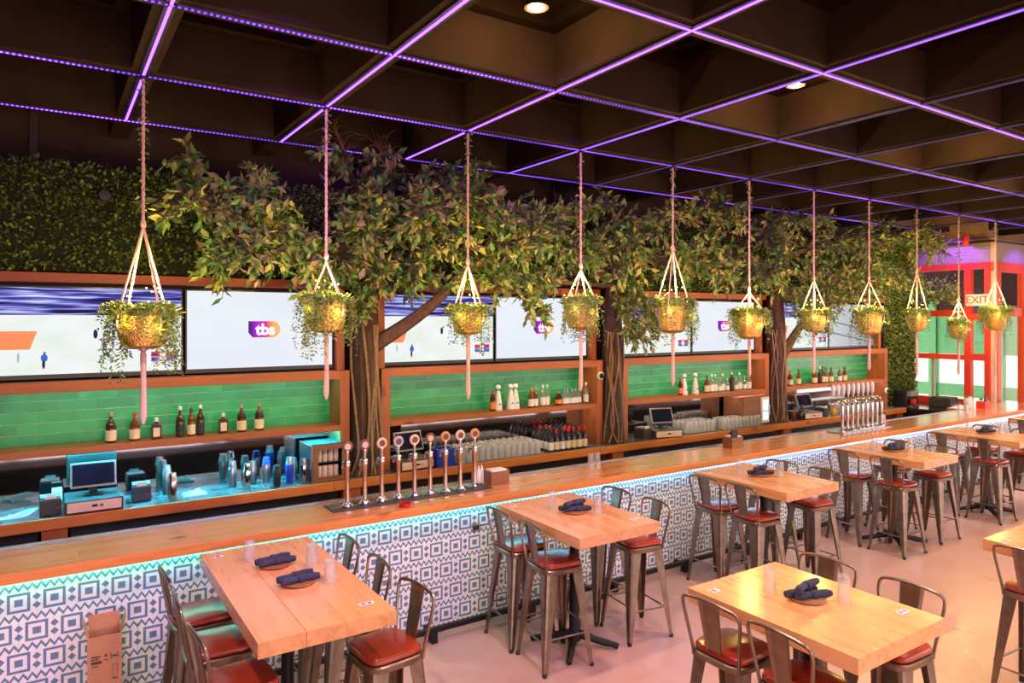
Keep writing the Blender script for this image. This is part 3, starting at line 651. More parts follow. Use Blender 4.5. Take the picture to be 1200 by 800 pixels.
# ------------------------------------------------------------------ stools (face +x, back at -x)
def make_stool():
    t = thing('bar_stool', 'stool', 'stool')
    def rsq(h, k=.35, n=24):
        out = []
        for i in range(n):
            a = 2*math.pi*i/n; c, s_ = math.cos(a), math.sin(a); e = .42
            out.append((h*math.copysign(abs(c)**e, c), h*math.copysign(abs(s_)**e, s_)))
        return out
    ring = lambda h, z: [(x, y, z) for x, y in rsq(h)]
    part('seat_pan', MB().loft([ring(.158, .690), ring(.172, .700), ring(.174, .728), ring(.167, .736), ring(.12, .737)]), 'gunmetal', t, smooth=True)
    part('cushion', MB().loft([ring(.158, .737), ring(.167, .747), ring(.167, .762), ring(.157, .776), ring(.10, .783), ring(.03, .785)]), 'leather', t, smooth=True)
    for sx in (-1, 1):
        for sy in (-1, 1):
            rings = []
            for zz, pos, w in ((.705, .160, .098), (.60, .168, .088), (.35, .188, .064), (.10, .206, .040), (.012, .212, .030)):
                th = .006; prof = [(0, w), (0, .3*w), (.10*w, .1*w), (.3*w, 0), (w, 0), (w, th), (.32*w, th), (.15*w+th*.4, .15*w+th*.4), (th, .32*w), (th, w)]
                rings.append([(sx*(pos-u), sy*(pos-v_), zz) for u, v_ in prof])
            if sx*sy < 0: rings = [list(reversed(r)) for r in rings]
            lg = part('leg', MB().loft(rings), 'gunmetal', t)
            part('rubber_foot', MB().lathe([(.016, 0), (.017, .014), (.010, .03)], 8), 'rubber', lg, loc=(sx*.202, sy*.202, 0))
    for (a, b, zz) in (((-1, -1), (1, -1), .25), ((-1, 1), (1, 1), .25), ((1, -1), (1, 1), .29), ((-1, -1), (-1, 1), .22)):
        q = .188; part('footrest_bar', MB().tube([(a[0]*q, a[1]*q, zz), (b[0]*q, b[1]*q, zz)], .0075, 6), 'gunmetal', t, smooth=True)
    hp = [(-.15, .150, .70), (-.158, .155, .76), (-.182, .175, .90), (-.196, .186, .985), (-.206, .172, 1.030), (-.211, .10, 1.045)]; pts = [(a_, -b_, c_) for a_, b_, c_ in hp]+[(-.213, 0, 1.050)]+hp[::-1]
    part('back_hoop', MB().tube(smoothp(pts, 4), .0095, 8), 'gunmetal', t, smooth=True)
    rings = []
    for zz, xx, hw in ((.715, -.152, .048), (.80, -.166, .054), (.92, -.188, .062), (1.044, -.210, .070)):
        rings.append([(xx-.004, -hw, zz), (xx+.006, -hw*.75, zz), (xx+.006, hw*.75, zz), (xx-.004, hw, zz), (xx-.007, hw, zz), (xx+.002, hw*.7, zz), (xx+.002, -hw*.7, zz), (xx-.007, -hw, zz)])
    part('back_splat', MB().loft(rings), 'gunmetal', t)
    return t
stool = make_stool(); first = [True]
def put_stool(x, y, deg, label, group):
    global stool
    if first[0]:
        first[0] = False; stool.location = (x, y, 0); stool.rotation_euler = (0, 0, math.radians(deg)); stool['label'] = label; stool['group'] = group; return
    clone(stool, (x, y, 0), math.radians(deg), label, group)
base = 'gunmetal bar stool with red leather seat, '
SEATS = [('two-plate long table', [(.79, 4.66, 3), (.79, 4.18, -2), (.80, 3.68, 4), (1.53, 4.66, 181), (1.54, 4.16, 178), (1.55, 3.62, 186)]),
         ('aisle table', [(3.15, 2.56, 2), (3.15, 2.12, -3), (3.90, 2.10, 178), (3.90, 2.60, 182)]),
         ('napkin-box table', [(3.18, 4.70, -3), (3.18, 4.24, -6), (4.03, 4.26, 172), (4.03, 4.72, 180)]),
         ('dark-caddy table', [(5.46, 4.62, 0), (5.46, 4.18, -4), (6.34, 4.20, 176), (6.32, 4.66, 182)]),
         ('hooked-tap table', [(7.84, 4.66, 0), (7.84, 4.15, -3), (8.68, 4.18, 178), (8.66, 4.66, 180)]),
         ('table past the hooked taps', [(10.10, 4.66, 2), (10.10, 4.15, -2), (10.98, 4.15, 180), (10.96, 4.62, 184)]),
         ('entrance table', [(12.48, 4.62, 0), (12.48, 4.15, 0), (13.3, 4.2, 180)]),
         ('lone-stool table', [(5.53, 1.98, -4), (6.4, 1.9, 180)])]
for nm, ps in SEATS:
    for sd in (0, 1):
        row = sorted([p for p in ps if (90 < p[2] < 270) == bool(sd)], key=lambda p: -p[1])
        for k, (x, y, d) in enumerate(row):
            wh = '' if len(row) == 1 else ', nearest the bar' if k == 0 else ', farthest from the bar' if k == len(row)-1 else ', in the middle'
            put_stool(x, y, d, 'red-seated stool, '+('entrance' if sd else 'cash drawer')+' side of '+nm+wh, 'stools at the '+nm)

# ------------------------------------------------------------------ tumblers, plates and napkins on tables
def tumbler_mesh(r=.036, h=.12, up=False, mat='clear_glass'):
    o = [(r*.80, 0), (r*.82, .006), (r*.9, h*.5), (r, h)]; i = [(r*.92, h), (r*.83, h*.5), (r*.74, .016), (r*.3, .014)]
    prof = o+i
    if not up: prof = [(a, h-z) for a, z in prof]
    return MB().lathe([(.001, prof[0][1])]+prof+[(.001, prof[-1][1])], 14, cap=False).mesh('tumbler', mat, 0, True)
tum = tumbler_mesh(.038, .13); tumd = tumbler_mesh(.036, .15)
def tumblers(spots, z, label, group, me=tum):
    for x, y in spots: tag(obj('glass_tumbler', me, None, (x, y, z)), label, 'glass', group)
def napkin_mb(l, r, seed):
    q = random.Random(seed); pts = []; rr = []
    for i in range(9):
        u = i/8-.5; pts.append((u*l, .006*math.sin(u*5+seed), r)); rr.append(r*(1+.12*q.uniform(-1, 1))*(.8 if i in (0, 8) else 1))
    return MB().tube(pts, rr, 10)
def setting(x, y, z, rz, lab, ex=''):
    t = thing('plate', 'pale round plate under rolled napkins on the '+lab+ex, 'plate', (x, y, z)); part('dish', MB().lathe([(.05, 0), (.085, .006), (.098, .016), (.092, .017), (.08, .010), (.01, .008)], 24), 'plate_wood', t, smooth=True); part('rim_line', MB().lathe([(.0985, .0165), (.098, .018), (.096, .0182)], 24), 'caddy_wood', t)
    for k, (dx, dy, dr, dz) in enumerate(((-.006, .032, .05, .014), (.006, -.034, -.12, .014), (0, 0, .42, .054))):
        if k == 2 and 'long' in lab: continue
        n = thing('rolled_napkin', 'rolled navy cloth napkin with cutlery on the plate, '+lab, 'napkin', (x+dx, y+dy, z+dz), rz+dr, 'rolled napkins on the '+lab)
        part('cloth', napkin_mb(.22, .021, k), 'navy_cloth', n, smooth=True); part('band', MB().tube([(-.012, 0, .021), (.012, 0, .021)], .0245, 12), 'navy_cloth', n)
setting(1.17, 4.42, 1.0405, .10, 'long table', ', nearer the bar'); setting(1.20, 4.05, 1.0405, .12, 'long table', ', farther from the bar')
tumblers([(1.06, 4.60), (1.36, 4.30), (1.36, 3.96)], 1.0405, 'upturned clear tumbler on the long table with two napkin plates', 'tumblers on the long table')
for nm, cx, cy in (('aisle table', 3.43, 2.30), ('table by the wooden napkin box', 3.46, 4.35), ('table near the dark caddy', 5.78, 4.38), ('table at the hooked taps', 8.14, 4.36), ('table beyond the hooked taps', 10.44, 4.36), ('table closest to the entrance', 12.78, 4.36)):
    setting(cx, cy, 1.0405, -.25, nm)
    tumblers([(cx-.10, cy+.16), (cx+.12, cy-.14)], 1.0405, 'upturned clear tumbler on the '+nm, 'tumblers on the '+nm, tumd)
tumblers([(5.85, 1.95), (5.92, 2.02), (5.95, 1.9)], 1.0405, 'upturned clear tumbler on the table with the lone stool', 'tumblers on the lone stool table', tumd)
tumblers([(4.52, 5.42), (4.62, 5.44)], BARZ+.001, 'upturned clear tumbler standing on the bar top', 'tumblers on the bar', tumd)
tumblers([(9.75, 5.40), (9.9, 5.44), (12.1, 5.42), (12.2, 5.36)], BARZ+.001, 'upturned clear tumbler on the bar past the hooked taps', 'tumblers on the bar past the taps', tumd)

# ------------------------------------------------------------------ beer taps
def tap(kind, badge):
    t = thing('beer_tap', 'tap', 'tap')
    part('base_flange', MB().lathe([(.045, 0), (.046, .012), (.03, .03), (.022, .045)], 18), 'chrome', t, smooth=True)
    if kind == 0:
        part('column', MB().lathe([(.020, .04), (.0185, .06), (.017, .18), (.0185, .30), (.024, .31), (.024, .34), (.018, .352)], 16), 'copper_pipe', t, smooth=True)
        fa = part('faucet', MB().tube(smoothp([(0, -.02, .335), (0, .03, .345), (0, .075, .335), (0, .10, .29)], 4), .014, 10).lathe([(.022, -.02), (.026, .0), (.022, .02)], 12, (0, 0, .345)), 'chrome', t, smooth=True)
        hd = part('handle', MB().lathe([(.010, .36), (.008, .39), (.014, .42), (.012, .44)], 10), 'chrome', t, smooth=True)
        bg = MB().lathe([(.043, -.008), (.046, 0), (.043, .008), (.034, .010)], 22).mesh('badge', badge, 0, True); part('badge', bg, None, t, loc=(0, 0, .475), rot=(math.pi/2, 0, 0))
        part('badge_emblem', MB().lathe([(.026, .0), (.024, .004)], 18), 'badge_brown' if badge != 'badge_brown' else 'badge_cream', t, loc=(0, -.0095, .475), rot=(math.pi/2, 0, 0))
    else:
        part('column', MB().tube(smoothp([(0, 0, .03), (0, 0, .30), (0, .015, .36), (0, .06, .40), (0, .13, .405)], 5), .019, 12), 'chrome', t, smooth=True)
        part('faucet', MB().tube(smoothp([(0, .13, .405), (0, .17, .40), (0, .185, .34)], 3), .013, 10), 'chrome', t, smooth=True)
        part('handle', MB().lathe([(.008, 0), (.008, .03), (.022, .06), (.026, .14), (.018, .18), (.004, .19)], 12), badge, t, loc=(0, .13, .42), smooth=True)
    return t
tr = thing('drip_tray', 'dark metal drip tray on the bar under the round badge taps', 'tray', (2.55, 5.33, BARZ)); part('tray', MB().box(-.72, .72, -.07, .16, .001, .010), 'dark_grey', tr, .003)
for k in range(9): part('grate_bar', MB().box(-.70+.155*k, -.60+.155*k, .02, .14, .0101, .014), 'steel', tr)
badges = ['badge_brown', 'badge_brown', 'badge_cream', 'badge_lilac', 'badge_cream', 'badge_brown', 'badge_orange', 'badge_cream', 'badge_orange']
word = {'badge_brown': 'dark brown', 'badge_cream': 'cream', 'badge_lilac': 'lilac', 'badge_orange': 'orange'}
protos = {}
for i, b in enumerate(badges):
    x = 1.97+(3.13-1.97)*i/8; lab = 'tall copper beer tap with round %s badge' % word[b]
    if b not in protos: o = tap(0, b); protos[b] = o; o.location = (x, 5.335, BARZ+.011)
    else: o = clone(protos[b], (x, 5.335, BARZ+.011))
    o['label'] = lab+', %s from the napkin box' % ['ninth', 'eighth', 'seventh', 'sixth', 'fifth', 'fourth', 'third', 'second', 'first'][i]; o['group'] = 'round badge taps'
tr = thing('drip_tray', 'slim steel drip tray under the hooked chrome taps', 'tray', (9.2, 5.33, BARZ)); part('tray', MB().box(-.58, .58, -.08, .17, .001, .010), 'steel', tr, .003)
p1 = None
for i in range(9):
    x = 8.72+.118*i
    if p1 is None: p1 = tap(1, 'white_plastic'); o = p1; o.location = (x, 5.33, BARZ+.011)
    else: o = clone(p1, (x, 5.33, BARZ+.011))
    o['label'] = 'hooked chrome beer tap with pale handle, %s from the hedge panel' % ['ninth', 'eighth', 'seventh', 'sixth', 'fifth', 'fourth', 'third', 'second', 'first'][i]; o['group'] = 'hooked chrome taps'

# ------------------------------------------------------------------ things on the bar
def caddy(x, y, label, mat, top=None):
    t = thing('napkin_box', label, 'napkin box', (x, y, BARZ+.001)); w, d, h = .19, .14, .12
    part('box', MB().box(-w/2, w/2, -d/2, d/2, 0, .01).box(-w/2, w/2, -d/2, -d/2+.012, .01, h).box(-w/2, w/2, d/2-.012, d/2, .01, h).box(-w/2, -w/2+.012, -d/2+.012, d/2-.012, .01, h).box(w/2-.012, w/2, -d/2+.012, d/2-.012, .01, h), mat, t)
    part('napkins', MB().box(-w/2+.014, w/2-.014, -d/2+.014, d/2-.014, .012, h+.012), 'white_paper', t, .004)
    if top: part('menu_holder', MB().box(-w/2, .0, -d/2, -d/2+.02, h, h+.09).box(.02, w/2, d/2-.03, d/2, h, h+.04), top, t, .003)
caddy(3.40, 5.41, 'wooden box of white napkins beside the copper taps', 'caddy_wood')
caddy(6.68, 5.44, 'brown napkin caddy with a black holder on the bar', 'caddy_wood', 'black_plastic')
caddy(13.1, 5.50, 'red napkin caddy with black holder on the bar near the entrance', 'red_paint', 'black_plastic')
for x, y in ((3.20, 5.46), (3.255, 5.48), (3.30, 5.50)):
    t = thing('squeeze_bottle', 'small white squeeze bottle beside the wooden napkin box', 'bottle', (x, y, BARZ+.001), 0, 'white squeeze bottles')
    part('body', MB().lathe([(.024, 0), (.026, .01), (.026, .10), (.018, .125)], 14), 'white_plastic', t, smooth=True); part('nozzle', MB().lathe([(.014, .125), (.009, .14), (.003, .165)], 10), 'white_plastic', t, smooth=True)
t = thing('ashtray', 'small red glass dish on the bar before the taps', 'dish', (2.37, 5.13, BARZ+.001)); part('bowl', MB().lathe([(.045, 0), (.052, .03), (.044, .03), (.038, .01), (.004, .008)], 20), 'red_glassy', t, smooth=True); part('coaster', MB().lathe([(.036, .011), (.034, .014)], 18), 'badge_brown', t)
t = thing('paper_jar', 'white jar standing on the bar near the red napkin caddy', 'jar', (12.85, 5.62, BARZ+.001)); part('jar', MB().lathe([(.06, 0), (.065, .02), (.065, .16), (.05, .18)], 18), 'white_plastic', t, smooth=True); part('lid', MB().lathe([(.055, .18), (.055, .205), (.02, .215)], 18), 'steel', t)
t = thing('coffee_tin', 'black tin with a red label behind the hooked taps', 'tin', (9.98, 5.50, BARZ+.001)); part('can', MB().lathe([(.05, 0), (.052, .01), (.052, .15), (.03, .17)], 16), 'black_plastic', t, smooth=True); part('label_band', MB().lathe([(.0525, .03), (.0525, .12)], 16, cap=False), 'cap_red', t)

# ------------------------------------------------------------------ cardboard box against the bar
t = thing('cardboard_box', 'open narrow cardboard box standing by the tiled bar front', 'box', (.29, 4.93, 0), -.05)
H = .66; part('walls', MB().box(-.09, .09, -.07, -.064, 0, H).box(-.09, .09, .064, .07, 0, H).box(-.09, -.084, -.064, .064, 0, H).box(.084, .09, -.064, .064, 0, H).box(-.084, .084, -.064, .064, 0, .006), 'cardboard', t)
for s_ in (-1, 1): part('flap', MB().rbox((s_*.10, 0, H+.045), (.004, .13, .10), Matrix.Rotation(s_*.25, 3, 'Y')), 'cardboard', t)
part('front_flap', MB().rbox((0, .075, H+.04), (.17, .004, .09), Matrix.Rotation(-.2, 3, 'X')), 'cardboard', t)
pm = MB()
for zo in (0, .25):
    for (a, b, c, d_) in ((-.07, -.02, .14, .148), (-.07, -.03, .125, .133), (-.07, -.015, .10, .118), (-.07, -.03, .085, .09), (.0, .012, .135, .15), (-.005, .02, .115, .12), (.032, .036, .115, .15), (.04, .066, .128, .138), (.068, .072, .115, .15), (-.07, -.02, -.05, -.045)):
        pm.box(a, b, -.0715, -.0702, .40-zo+c, .40-zo+d_)
part('print', pm, 'paper_print', t); part('tumbler_print', MB().box(.04, .042, -.0715, -.0702, .40, .48).box(.066, .068, -.0715, -.0702, .40, .48).box(.04, .068, -.0715, -.0702, .395, .402).box(.04, .068, -.0715, -.0702, .48, .482), 'paper_print', t)

# ------------------------------------------------------------------ bottles on the shelves
SZ = 1.4705
def bottle(kind, label, group, x, y, z, h=None):
    t = thing('bottle', label, 'bottle', (x, y, z), 0, group)
    spec = {'tall':  ('whisky_dark', 'cap_white', 'label_black', .285, .036), 'bourbon': ('whisky_dark', 'cap_wood', 'label_cream', .265, .043), 'redwax': ('whisky_amber', 'cap_red', 'label_cream', .25, .043),
            'amber': ('whisky_amber', 'cap_black', 'label_cream', .26, .036), 'ambercork': ('whisky_amber', 'cap_wood', 'label_white', .25, .036), 'clear': ('clear_spirit', 'cap_white', 'label_white', .27, .036),
            'squat': ('whisky_dark', 'cap_wood', 'label_orange', .17, .045), 'reddark': ('whisky_dark', 'cap_red', 'label_orange', .25, .036), 'wine': ('wine_dark', 'cap_black', 'label_white', .30, .037), 'winered': ('wine_dark', 'cap_red', 'label_cream', .30, .037),
            'pale': ('clear_spirit', 'steel', 'label_white', .20, .036), 'green': ('bottle_green', 'cap_black', 'label_cream', .28, .036)}
    if kind == 'flask':
        part('body', MB().box(-.042, .042, -.028, .028, 0, .135), 'whisky_dark', t, .008); part('label_patch', MB().box(-.027, .027, -.0295, -.0282, .025, .105), 'label_cream', t)
        part('neck', MB().lathe([(.026, .133), (.014, .15), (.013, .16)], 12), 'whisky_dark', t, smooth=True); part('cap', MB().lathe([(.018, .16), (.018, .19), (.014, .193)], 12), 'cap_white', t)
    elif kind == 'tequila':
        part('body', MB().lathe([(.05, 0), (.052, .01), (.040, .12), (.026, .20), (.018, .23), (.017, .25)], 18), 'tequila_white', t, smooth=True)
        part('stopper', MB().lathe([(.018, .25), (.030, .262), (.031, .285), (.022, .30), (.008, .305)], 16), 'tequila_white', t, smooth=True); part('neck_band', MB().lathe([(.0215, .24), (.0215, .252)], 14, cap=False), 'tequila_blue', t)
        part('emblem', MB().lathe([(.016, 0), (.016, .002)], 14), 'tequila_blue', t, loc=(0, -.043, .07), rot=(math.pi/2, 0, 0))
    else:
        g_, cp, lb, hh, r = spec[kind]; hh = h or hh; b = hh*.58
        part('glass', MB().lathe([(r*.92, 0), (r, .008), (r, b), (r*.8, b+.02), (.0135, b+.055), (.0125, hh-.03), (.0125, hh-.028)], 14), g_, t, smooth=True)
        part('cap', MB().lathe([(.0145, hh-.055 if cp == 'cap_red' else hh-.035), (.0150, hh-.003), (.011, hh)], 12), cp, t)
        part('label_band', MB().lathe([(r+.0007, .02), (r+.0007, b*.72)], 14, cap=False), lb, t)
def shelf_x(px, Y=7.14): r = ray(px, 480); return r.x/r.y*Y
KN = {'tall': 'tall dark bottle with a pale cap and black label', 'bourbon': 'broad dark whiskey bottle with a cream label', 'redwax': 'round amber bottle dipped in red wax', 'flask': 'flat square flask bottle with a tan label and white cap',
      'amber': 'slim amber bottle with a black cap', 'ambercork': 'amber bottle with a cork top and pale label', 'clear': 'clear spirit bottle with a white label', 'squat': 'squat dark bottle with an orange label', 'reddark': 'dark bottle with a red neck and orange label',
      'tequila': 'tall white tapered ceramic bottle', 'pale': 'short clear bottle with a silver cap', 'green': 'dark green bottle with a cream label'}
for bi, row in enumerate(([(130, 'bourbon'), (158, 'redwax'), (183, 'flask'), (211, 'tall'), (224, 'amber'), (235, 'tall'), (261.5, 'flask'), (283, 'bourbon'), (304, 'bourbon')],
             [(577.5, 'reddark'), (583.5, 'tequila'), (599, 'tequila'), (604.5, 'tequila'), (622, 'ambercork'), (627.5, 'ambercork'), (636, 'clear'), (641.5, 'clear'), (655, 'squat'), (661, 'pale'), (665.5, 'pale'), (669.5, 'pale'), (674, 'pale'), (678.5, 'pale'), (686, 'clear')],
             [(797.5, 'reddark'), (801, 'tequila'), (815, 'tequila'), (829, 'amber'), (834, 'clear'), (838.5, 'clear'), (843, 'pale'), (847, 'clear'), (852, 'pale'), (857.5, 'tall'), (862, 'pale'), (867, 'clear'), (873, 'pale'), (877.5, 'clear')],
             [(926, 'redwax'), (935, 'amber'), (955, 'redwax'), (961, 'tall'), (964.5, 'green'), (968, 'amber'), (973.5, 'amber'), (983.5, 'ambercork'), (990, 'amber')])):
    for px, k in row:
        bottle(k, KN[k]+', '+nb[bi]+' shelf', 'bottles on the shelf, '+nb[bi], shelf_x(px), 7.14+rnd.uniform(-.015, .015), SZ)
for i in range(7):
    for j in range(5):
        k = 'wine' if not (j == 0 and i > 2) and rnd.random() < .75 else 'winered'
        bottle(k, 'dark wine bottle with a %s top standing on the back counter' % ('red' if k == 'winered' else 'black'), 'wine bottles on the counter', 5.12+.088*i, 6.90+.085*j, BBZ+.001, .27)

# glasses stored on the back counter
gl = tumbler_mesh(.040, .15, False, 'pint_glass')
def rack(label, group, x0, y0, nx, ny, dx=.086, dy=.084, me=gl):
    for i in range(nx):
        for j in range(ny): tag(obj('pint_glass', me, None, (x0+i*dx+(j % 2)*.02, y0+j*dy, BBZ+.0155)), label, 'glass', group)
    t = thing('glass_mat', 'black rubber mat under the '+group, 'mat', (x0+(nx-1)*dx/2+.01, y0+(ny-1)*dy/2, BBZ+.001)); part('mat', MB().box(-nx*dx/2-.02, nx*dx/2+.02, -ny*dy/2, ny*dy/2, 0, .008), 'rubber_mat', t); part('mat_rim', MB().box(-nx*dx/2-.02, nx*dx/2+.02, -ny*dy/2-.004, -ny*dy/2+.006, .008, .013), 'rubber_mat', t)
rack('upturned pint glass in the tightly packed block beside the wine bottles', 'upturned glasses beside the wine bottles', 3.86, 6.86, 13, 5)
rack('upturned pint glass beside the small lit fridge', 'upturned glasses beside the small fridge', 8.25, 6.88, 10, 3)
rack('clear glass upturned next to the tilted terminal screen', 'upturned glasses beside the tilted terminal', 7.52, 6.92, 7, 4)
rack('upturned glass in the far shelf bay', 'upturned glasses in the far shelf bay', 11.3, 6.92, 12, 3)

# point of sale terminals
def pos(x, y, rz, label, drawer=True):
    t = thing('sales_terminal', label, 'terminal', (x, y, BBZ+.001), rz)
    if drawer:
        part('cash_drawer', MB().box(-.21, .21, -.20, .20, .004, .11), 'dark_grey', t, .006); fr = part('drawer_front', MB().box(-.195, .195, -.206, -.201, .018, .098), 'cream_paint', t, .002)
        part('lock', MB().lathe([(.012, 0), (.012, .006)], 10), 'steel', fr, loc=(.05, -.206, .06), rot=(math.pi/2, 0, 0)); part('slot', MB().box(-.02, .02, -.2075, -.206, .05, .07), 'black_plastic', fr)
        for sx in (-.18, .18): part('rubber_foot', MB().box(sx-.02, sx+.02, -.16, .16, 0, .004), 'rubber', t)
    z0 = .111 if drawer else 0
    part('stand', MB().box(-.07, .07, -.06, .08, z0, z0+.012).box(-.03, .03, .02, .05, z0+.012, z0+.12), 'black_plastic', t, .004)
    R = Matrix.Rotation(-.35, 3, 'X'); c = Vector((0, .0, z0+.17))
    mon = part('monitor', MB().rbox((0, 0, 0), (.34, .028, .215), Matrix.Identity(3)), 'grey_plastic', t, .006, loc=c, rot=(-.35, 0, 0))
    part('monitor_screen', MB().box(-.155, .155, -.0156, -.0143, -.09, .09), 'pos_screen', mon)
    return t
pos(.33, 7.0, .0, 'sales terminal with tilted screen on a cash drawer in cyan light')
pos(3.28, 7.02, .1, 'sales terminal facing the wall behind the copper taps')
pos(7.08, 6.98, -.25, 'sales terminal with black tilted screen on a small drawer, third bay')
pos(10.35, 7.0, -.1, 'sales terminal below the shelf in the bay beside the leafy wall')
def printer(x, y, rz, label):
    t = thing('receipt_printer', label, 'printer', (x, y, BBZ+.001), rz); part('case', MB().box(-.075, .075, -.09, .09, .003, .135), 'dark_grey', t, .01); part('lid', MB().box(-.072, .072, -.06, .085, .1352, .150), 'grey_plastic', t, .006)
    part('paper', MB().box(-.04, .04, -.075, -.071, .136, .17), 'white_paper', t); part('button', MB().box(.045, .06, -.092, -.0901, .05, .065), 'cap_red', t); part('base', MB().box(-.07, .07, -.085, .085, 0, .003), 'rubber', t)
printer(.02, 6.96, .05, 'dark receipt printer beside the cash drawer in cyan light'); printer(.70, 7.06, -.05, 'receipt printer to the shaker side of the cash drawer'); printer(3.72, 7.1, 0, 'receipt printer behind the copper taps'); printer(6.75, 7.0, .1, 'receipt printer beside the tilted black screen'); printer(10.85, 7.0, .1, 'receipt printer in the bay beside the leafy wall')
t = thing('customer_display', 'dark upright display panel behind the cash drawer terminal', 'display', (.33, 7.25, BBZ+.001)); part('panel', MB().box(-.19, .19, -.012, .012, .16, .42), 'black_plastic', t, .004); part('stand', MB().box(-.03, .03, -.015, .015, .012, .16).box(-.08, .08, -.04, .04, 0, .012), 'black_plastic', t)
t = thing('card_reader', 'small white card reader with an orange light beside the terminal', 'card reader', (.07, 7.18, BBZ+.001)); part('body', MB().rbox((0, 0, .11), (.075, .03, .11), Matrix.Rotation(-.3, 3, 'X')), 'white_plastic', t, .006); part('stand', MB().box(-.02, .02, -.02, .03, 0, .07), 'black_plastic', t); part('indicator', MB().box(-.012, .012, -.025, -.020, .11, .13), 'cap_red', t)
t = thing('cable_bundle', 'loose pale cables lying left of the cash drawer on the counter', 'cable', (-.3, 6.98, BBZ+.001))
for k in range(5): part('cable', MB().tube(smoothp([(-.35+.1*k, -.1+.05*k, .006), (-.2+.05*k, .06-.04*k, .02), (0, -.02*k, .012), (.15, .07-.05*k, .03), (.24, .08, .04)], 5), .004, 6), 'white_plastic', t, smooth=True)
# shakers, tins, cloths
def shaker(x, y, h, mat, label, grp, cap=None):
    t = thing('shaker_tin', label, 'shaker', (x, y, BBZ+.001), 0, grp); part('tin', MB().lathe([(.030, 0), (.034, .01), (.042, h*.72), (.040, h*.74)], 16), mat, t, smooth=True)
    part('top_tin', MB().lathe([(.041, h*.74), (.039, h*.76), (.031, h), (.01, h+.003)], 16), cap or mat, t, smooth=True)
shaker(.93, 6.88, .24, 'copper_pipe', 'copper coloured shaker near the cash drawer', None); shaker(.92, 7.18, .26, 'steel', 'steel shaker against the mirror near the cash drawer', None)
for i, (x, y, h, m, c) in enumerate(((1.48, 7.1, .25, 'steel', None), (1.58, 6.95, .24, 'chrome', None), (1.68, 7.15, .22, 'steel', None), (1.80, 7.12, .25, 'steel', 'blue_plastic'), (1.85, 6.92, .2, 'black_plastic', None), (1.98, 6.95, .26, 'blue_plastic', 'steel'), (2.06, 7.1, .22, 'steel', None), (2.12, 6.95, .23, 'chrome', 'steel'))):
    shaker(x, y, h, m, ('bright blue capped shaker' if 'blue' in (m, c) or m == 'blue_plastic' or c == 'blue_plastic' else 'black shaker tin' if m == 'black_plastic' else 'steel shaker tin')+' in the cluster beside the towel cabinet', 'shakers beside the towel cabinet', c)
t = thing('bar_cloth', 'crumpled white cloth on the counter beside the copper shaker', 'cloth', (1.13, 7.0, BBZ+.001))
cl = MB(); n = 13; vs = []
for i in range(n):
    for j in range(n):
        u, v_ = i/(n-1)-.5, j/(n-1)-.5; e = max(0, 1-4*(u*u+v_*v_)); vs.append((u*.2, v_*.14, .004+e*(.03+.02*math.sin(9*u+4*v_)*math.cos(11*v_)+.01*rnd.random())))
cl.add(vs, [(i*n+j, (i+1)*n+j, (i+1)*n+j+1, i*n+j+1) for i in range(n-1) for j in range(n-1)]); part('cloth', cl, 'white_paper', t, smooth=True); part('folded_edge', MB().tube([(-.08, .055, .008), (.0, .06, .014), (.09, .05, .008)], .007, 6), 'white_paper', t, smooth=True)
t = thing('towel_cabinet', 'open wooden towel cabinet with steel side beside the tree trunk', 'cabinet', (2.36, 6.84, BBZ+.001), 0)
part('steel_side', MB().box(-.20, -.185, 0, .40, .0, .36), 'steel', t, .003)
part('frame', MB().box(-.184, .16, .0, .03, 0, .045).box(-.184, .16, 0, .03, .315, .36).box(-.184, -.13, 0, .03, .045, .315).box(.11, .16, 0, .03, .045, .315), 'caddy_wood', t, .003)
part('case', MB().box(-.184, .16, .03, .4, 0, .02).box(-.184, .16, .03, .4, .34, .36).box(.145, .16, .03, .4, .02, .34).box(-.184, .145, .38, .4, .02, .34), 'dark_grey', t); part('inner_shelf', MB().box(-.184, .145, .05, .38, .175, .185), 'dark_grey', t)
tw = MB().lathe([(.001, 0), (.024, 0), (.027, .01), (.027, .115), (.022, .125), (.001, .12)], 12, cap=False).mesh('rolled_towel', 'towel', 0, True)
for r in range(2):
    for c in range(4): tag(obj('rolled_towel', tw, None, (2.36-.10+.058*c, 6.92, BBZ+.022+.165*r)), 'rolled pale towel standing in the open wooden cabinet', 'towel', 'rolled towels in the cabinet')
t = thing('small_fridge', 'brown countertop fridge with a lit glass door', 'fridge', (9.12, 7.0, BBZ+.001), 0)
part('case', MB().box(-.40, .18, -.10, .28, .0, .43), 'caddy_wood', t, .006); dr = part('door', MB().box(-.01, .175, -.125, -.101, .03, .42), 'white_plastic', t, .005); part('lit_glass', MB().box(.02, .145, -.1275, -.1252, .07, .38), 'fridge_light', dr); part('shelf_line', MB().box(.02, .145, -.129, -.1276, .20, .21), 'grey_plastic', dr); part('handle', MB().box(.15, .16, -.15, -.1252, .15, .3), 'steel', dr)
t = thing('blue_crate', 'violet blue plastic crate behind the copper taps', 'crate', (3.63, 6.88, BBZ+.001)); part('crate', MB().box(-.11, .11, -.08, .08, 0, .012).box(-.11, .11, -.08, -.07, .012, .2).box(-.11, .11, .07, .08, .012, .2).box(-.11, -.10, -.07, .07, .012, .2).box(.10, .11, -.07, .07, .012, .2), 'blue_plastic', t, .003); part('rim', MB().box(-.118, .118, -.088, -.08, .18, .2).box(-.118, .118, .08, .088, .18, .2), 'blue_plastic', t)
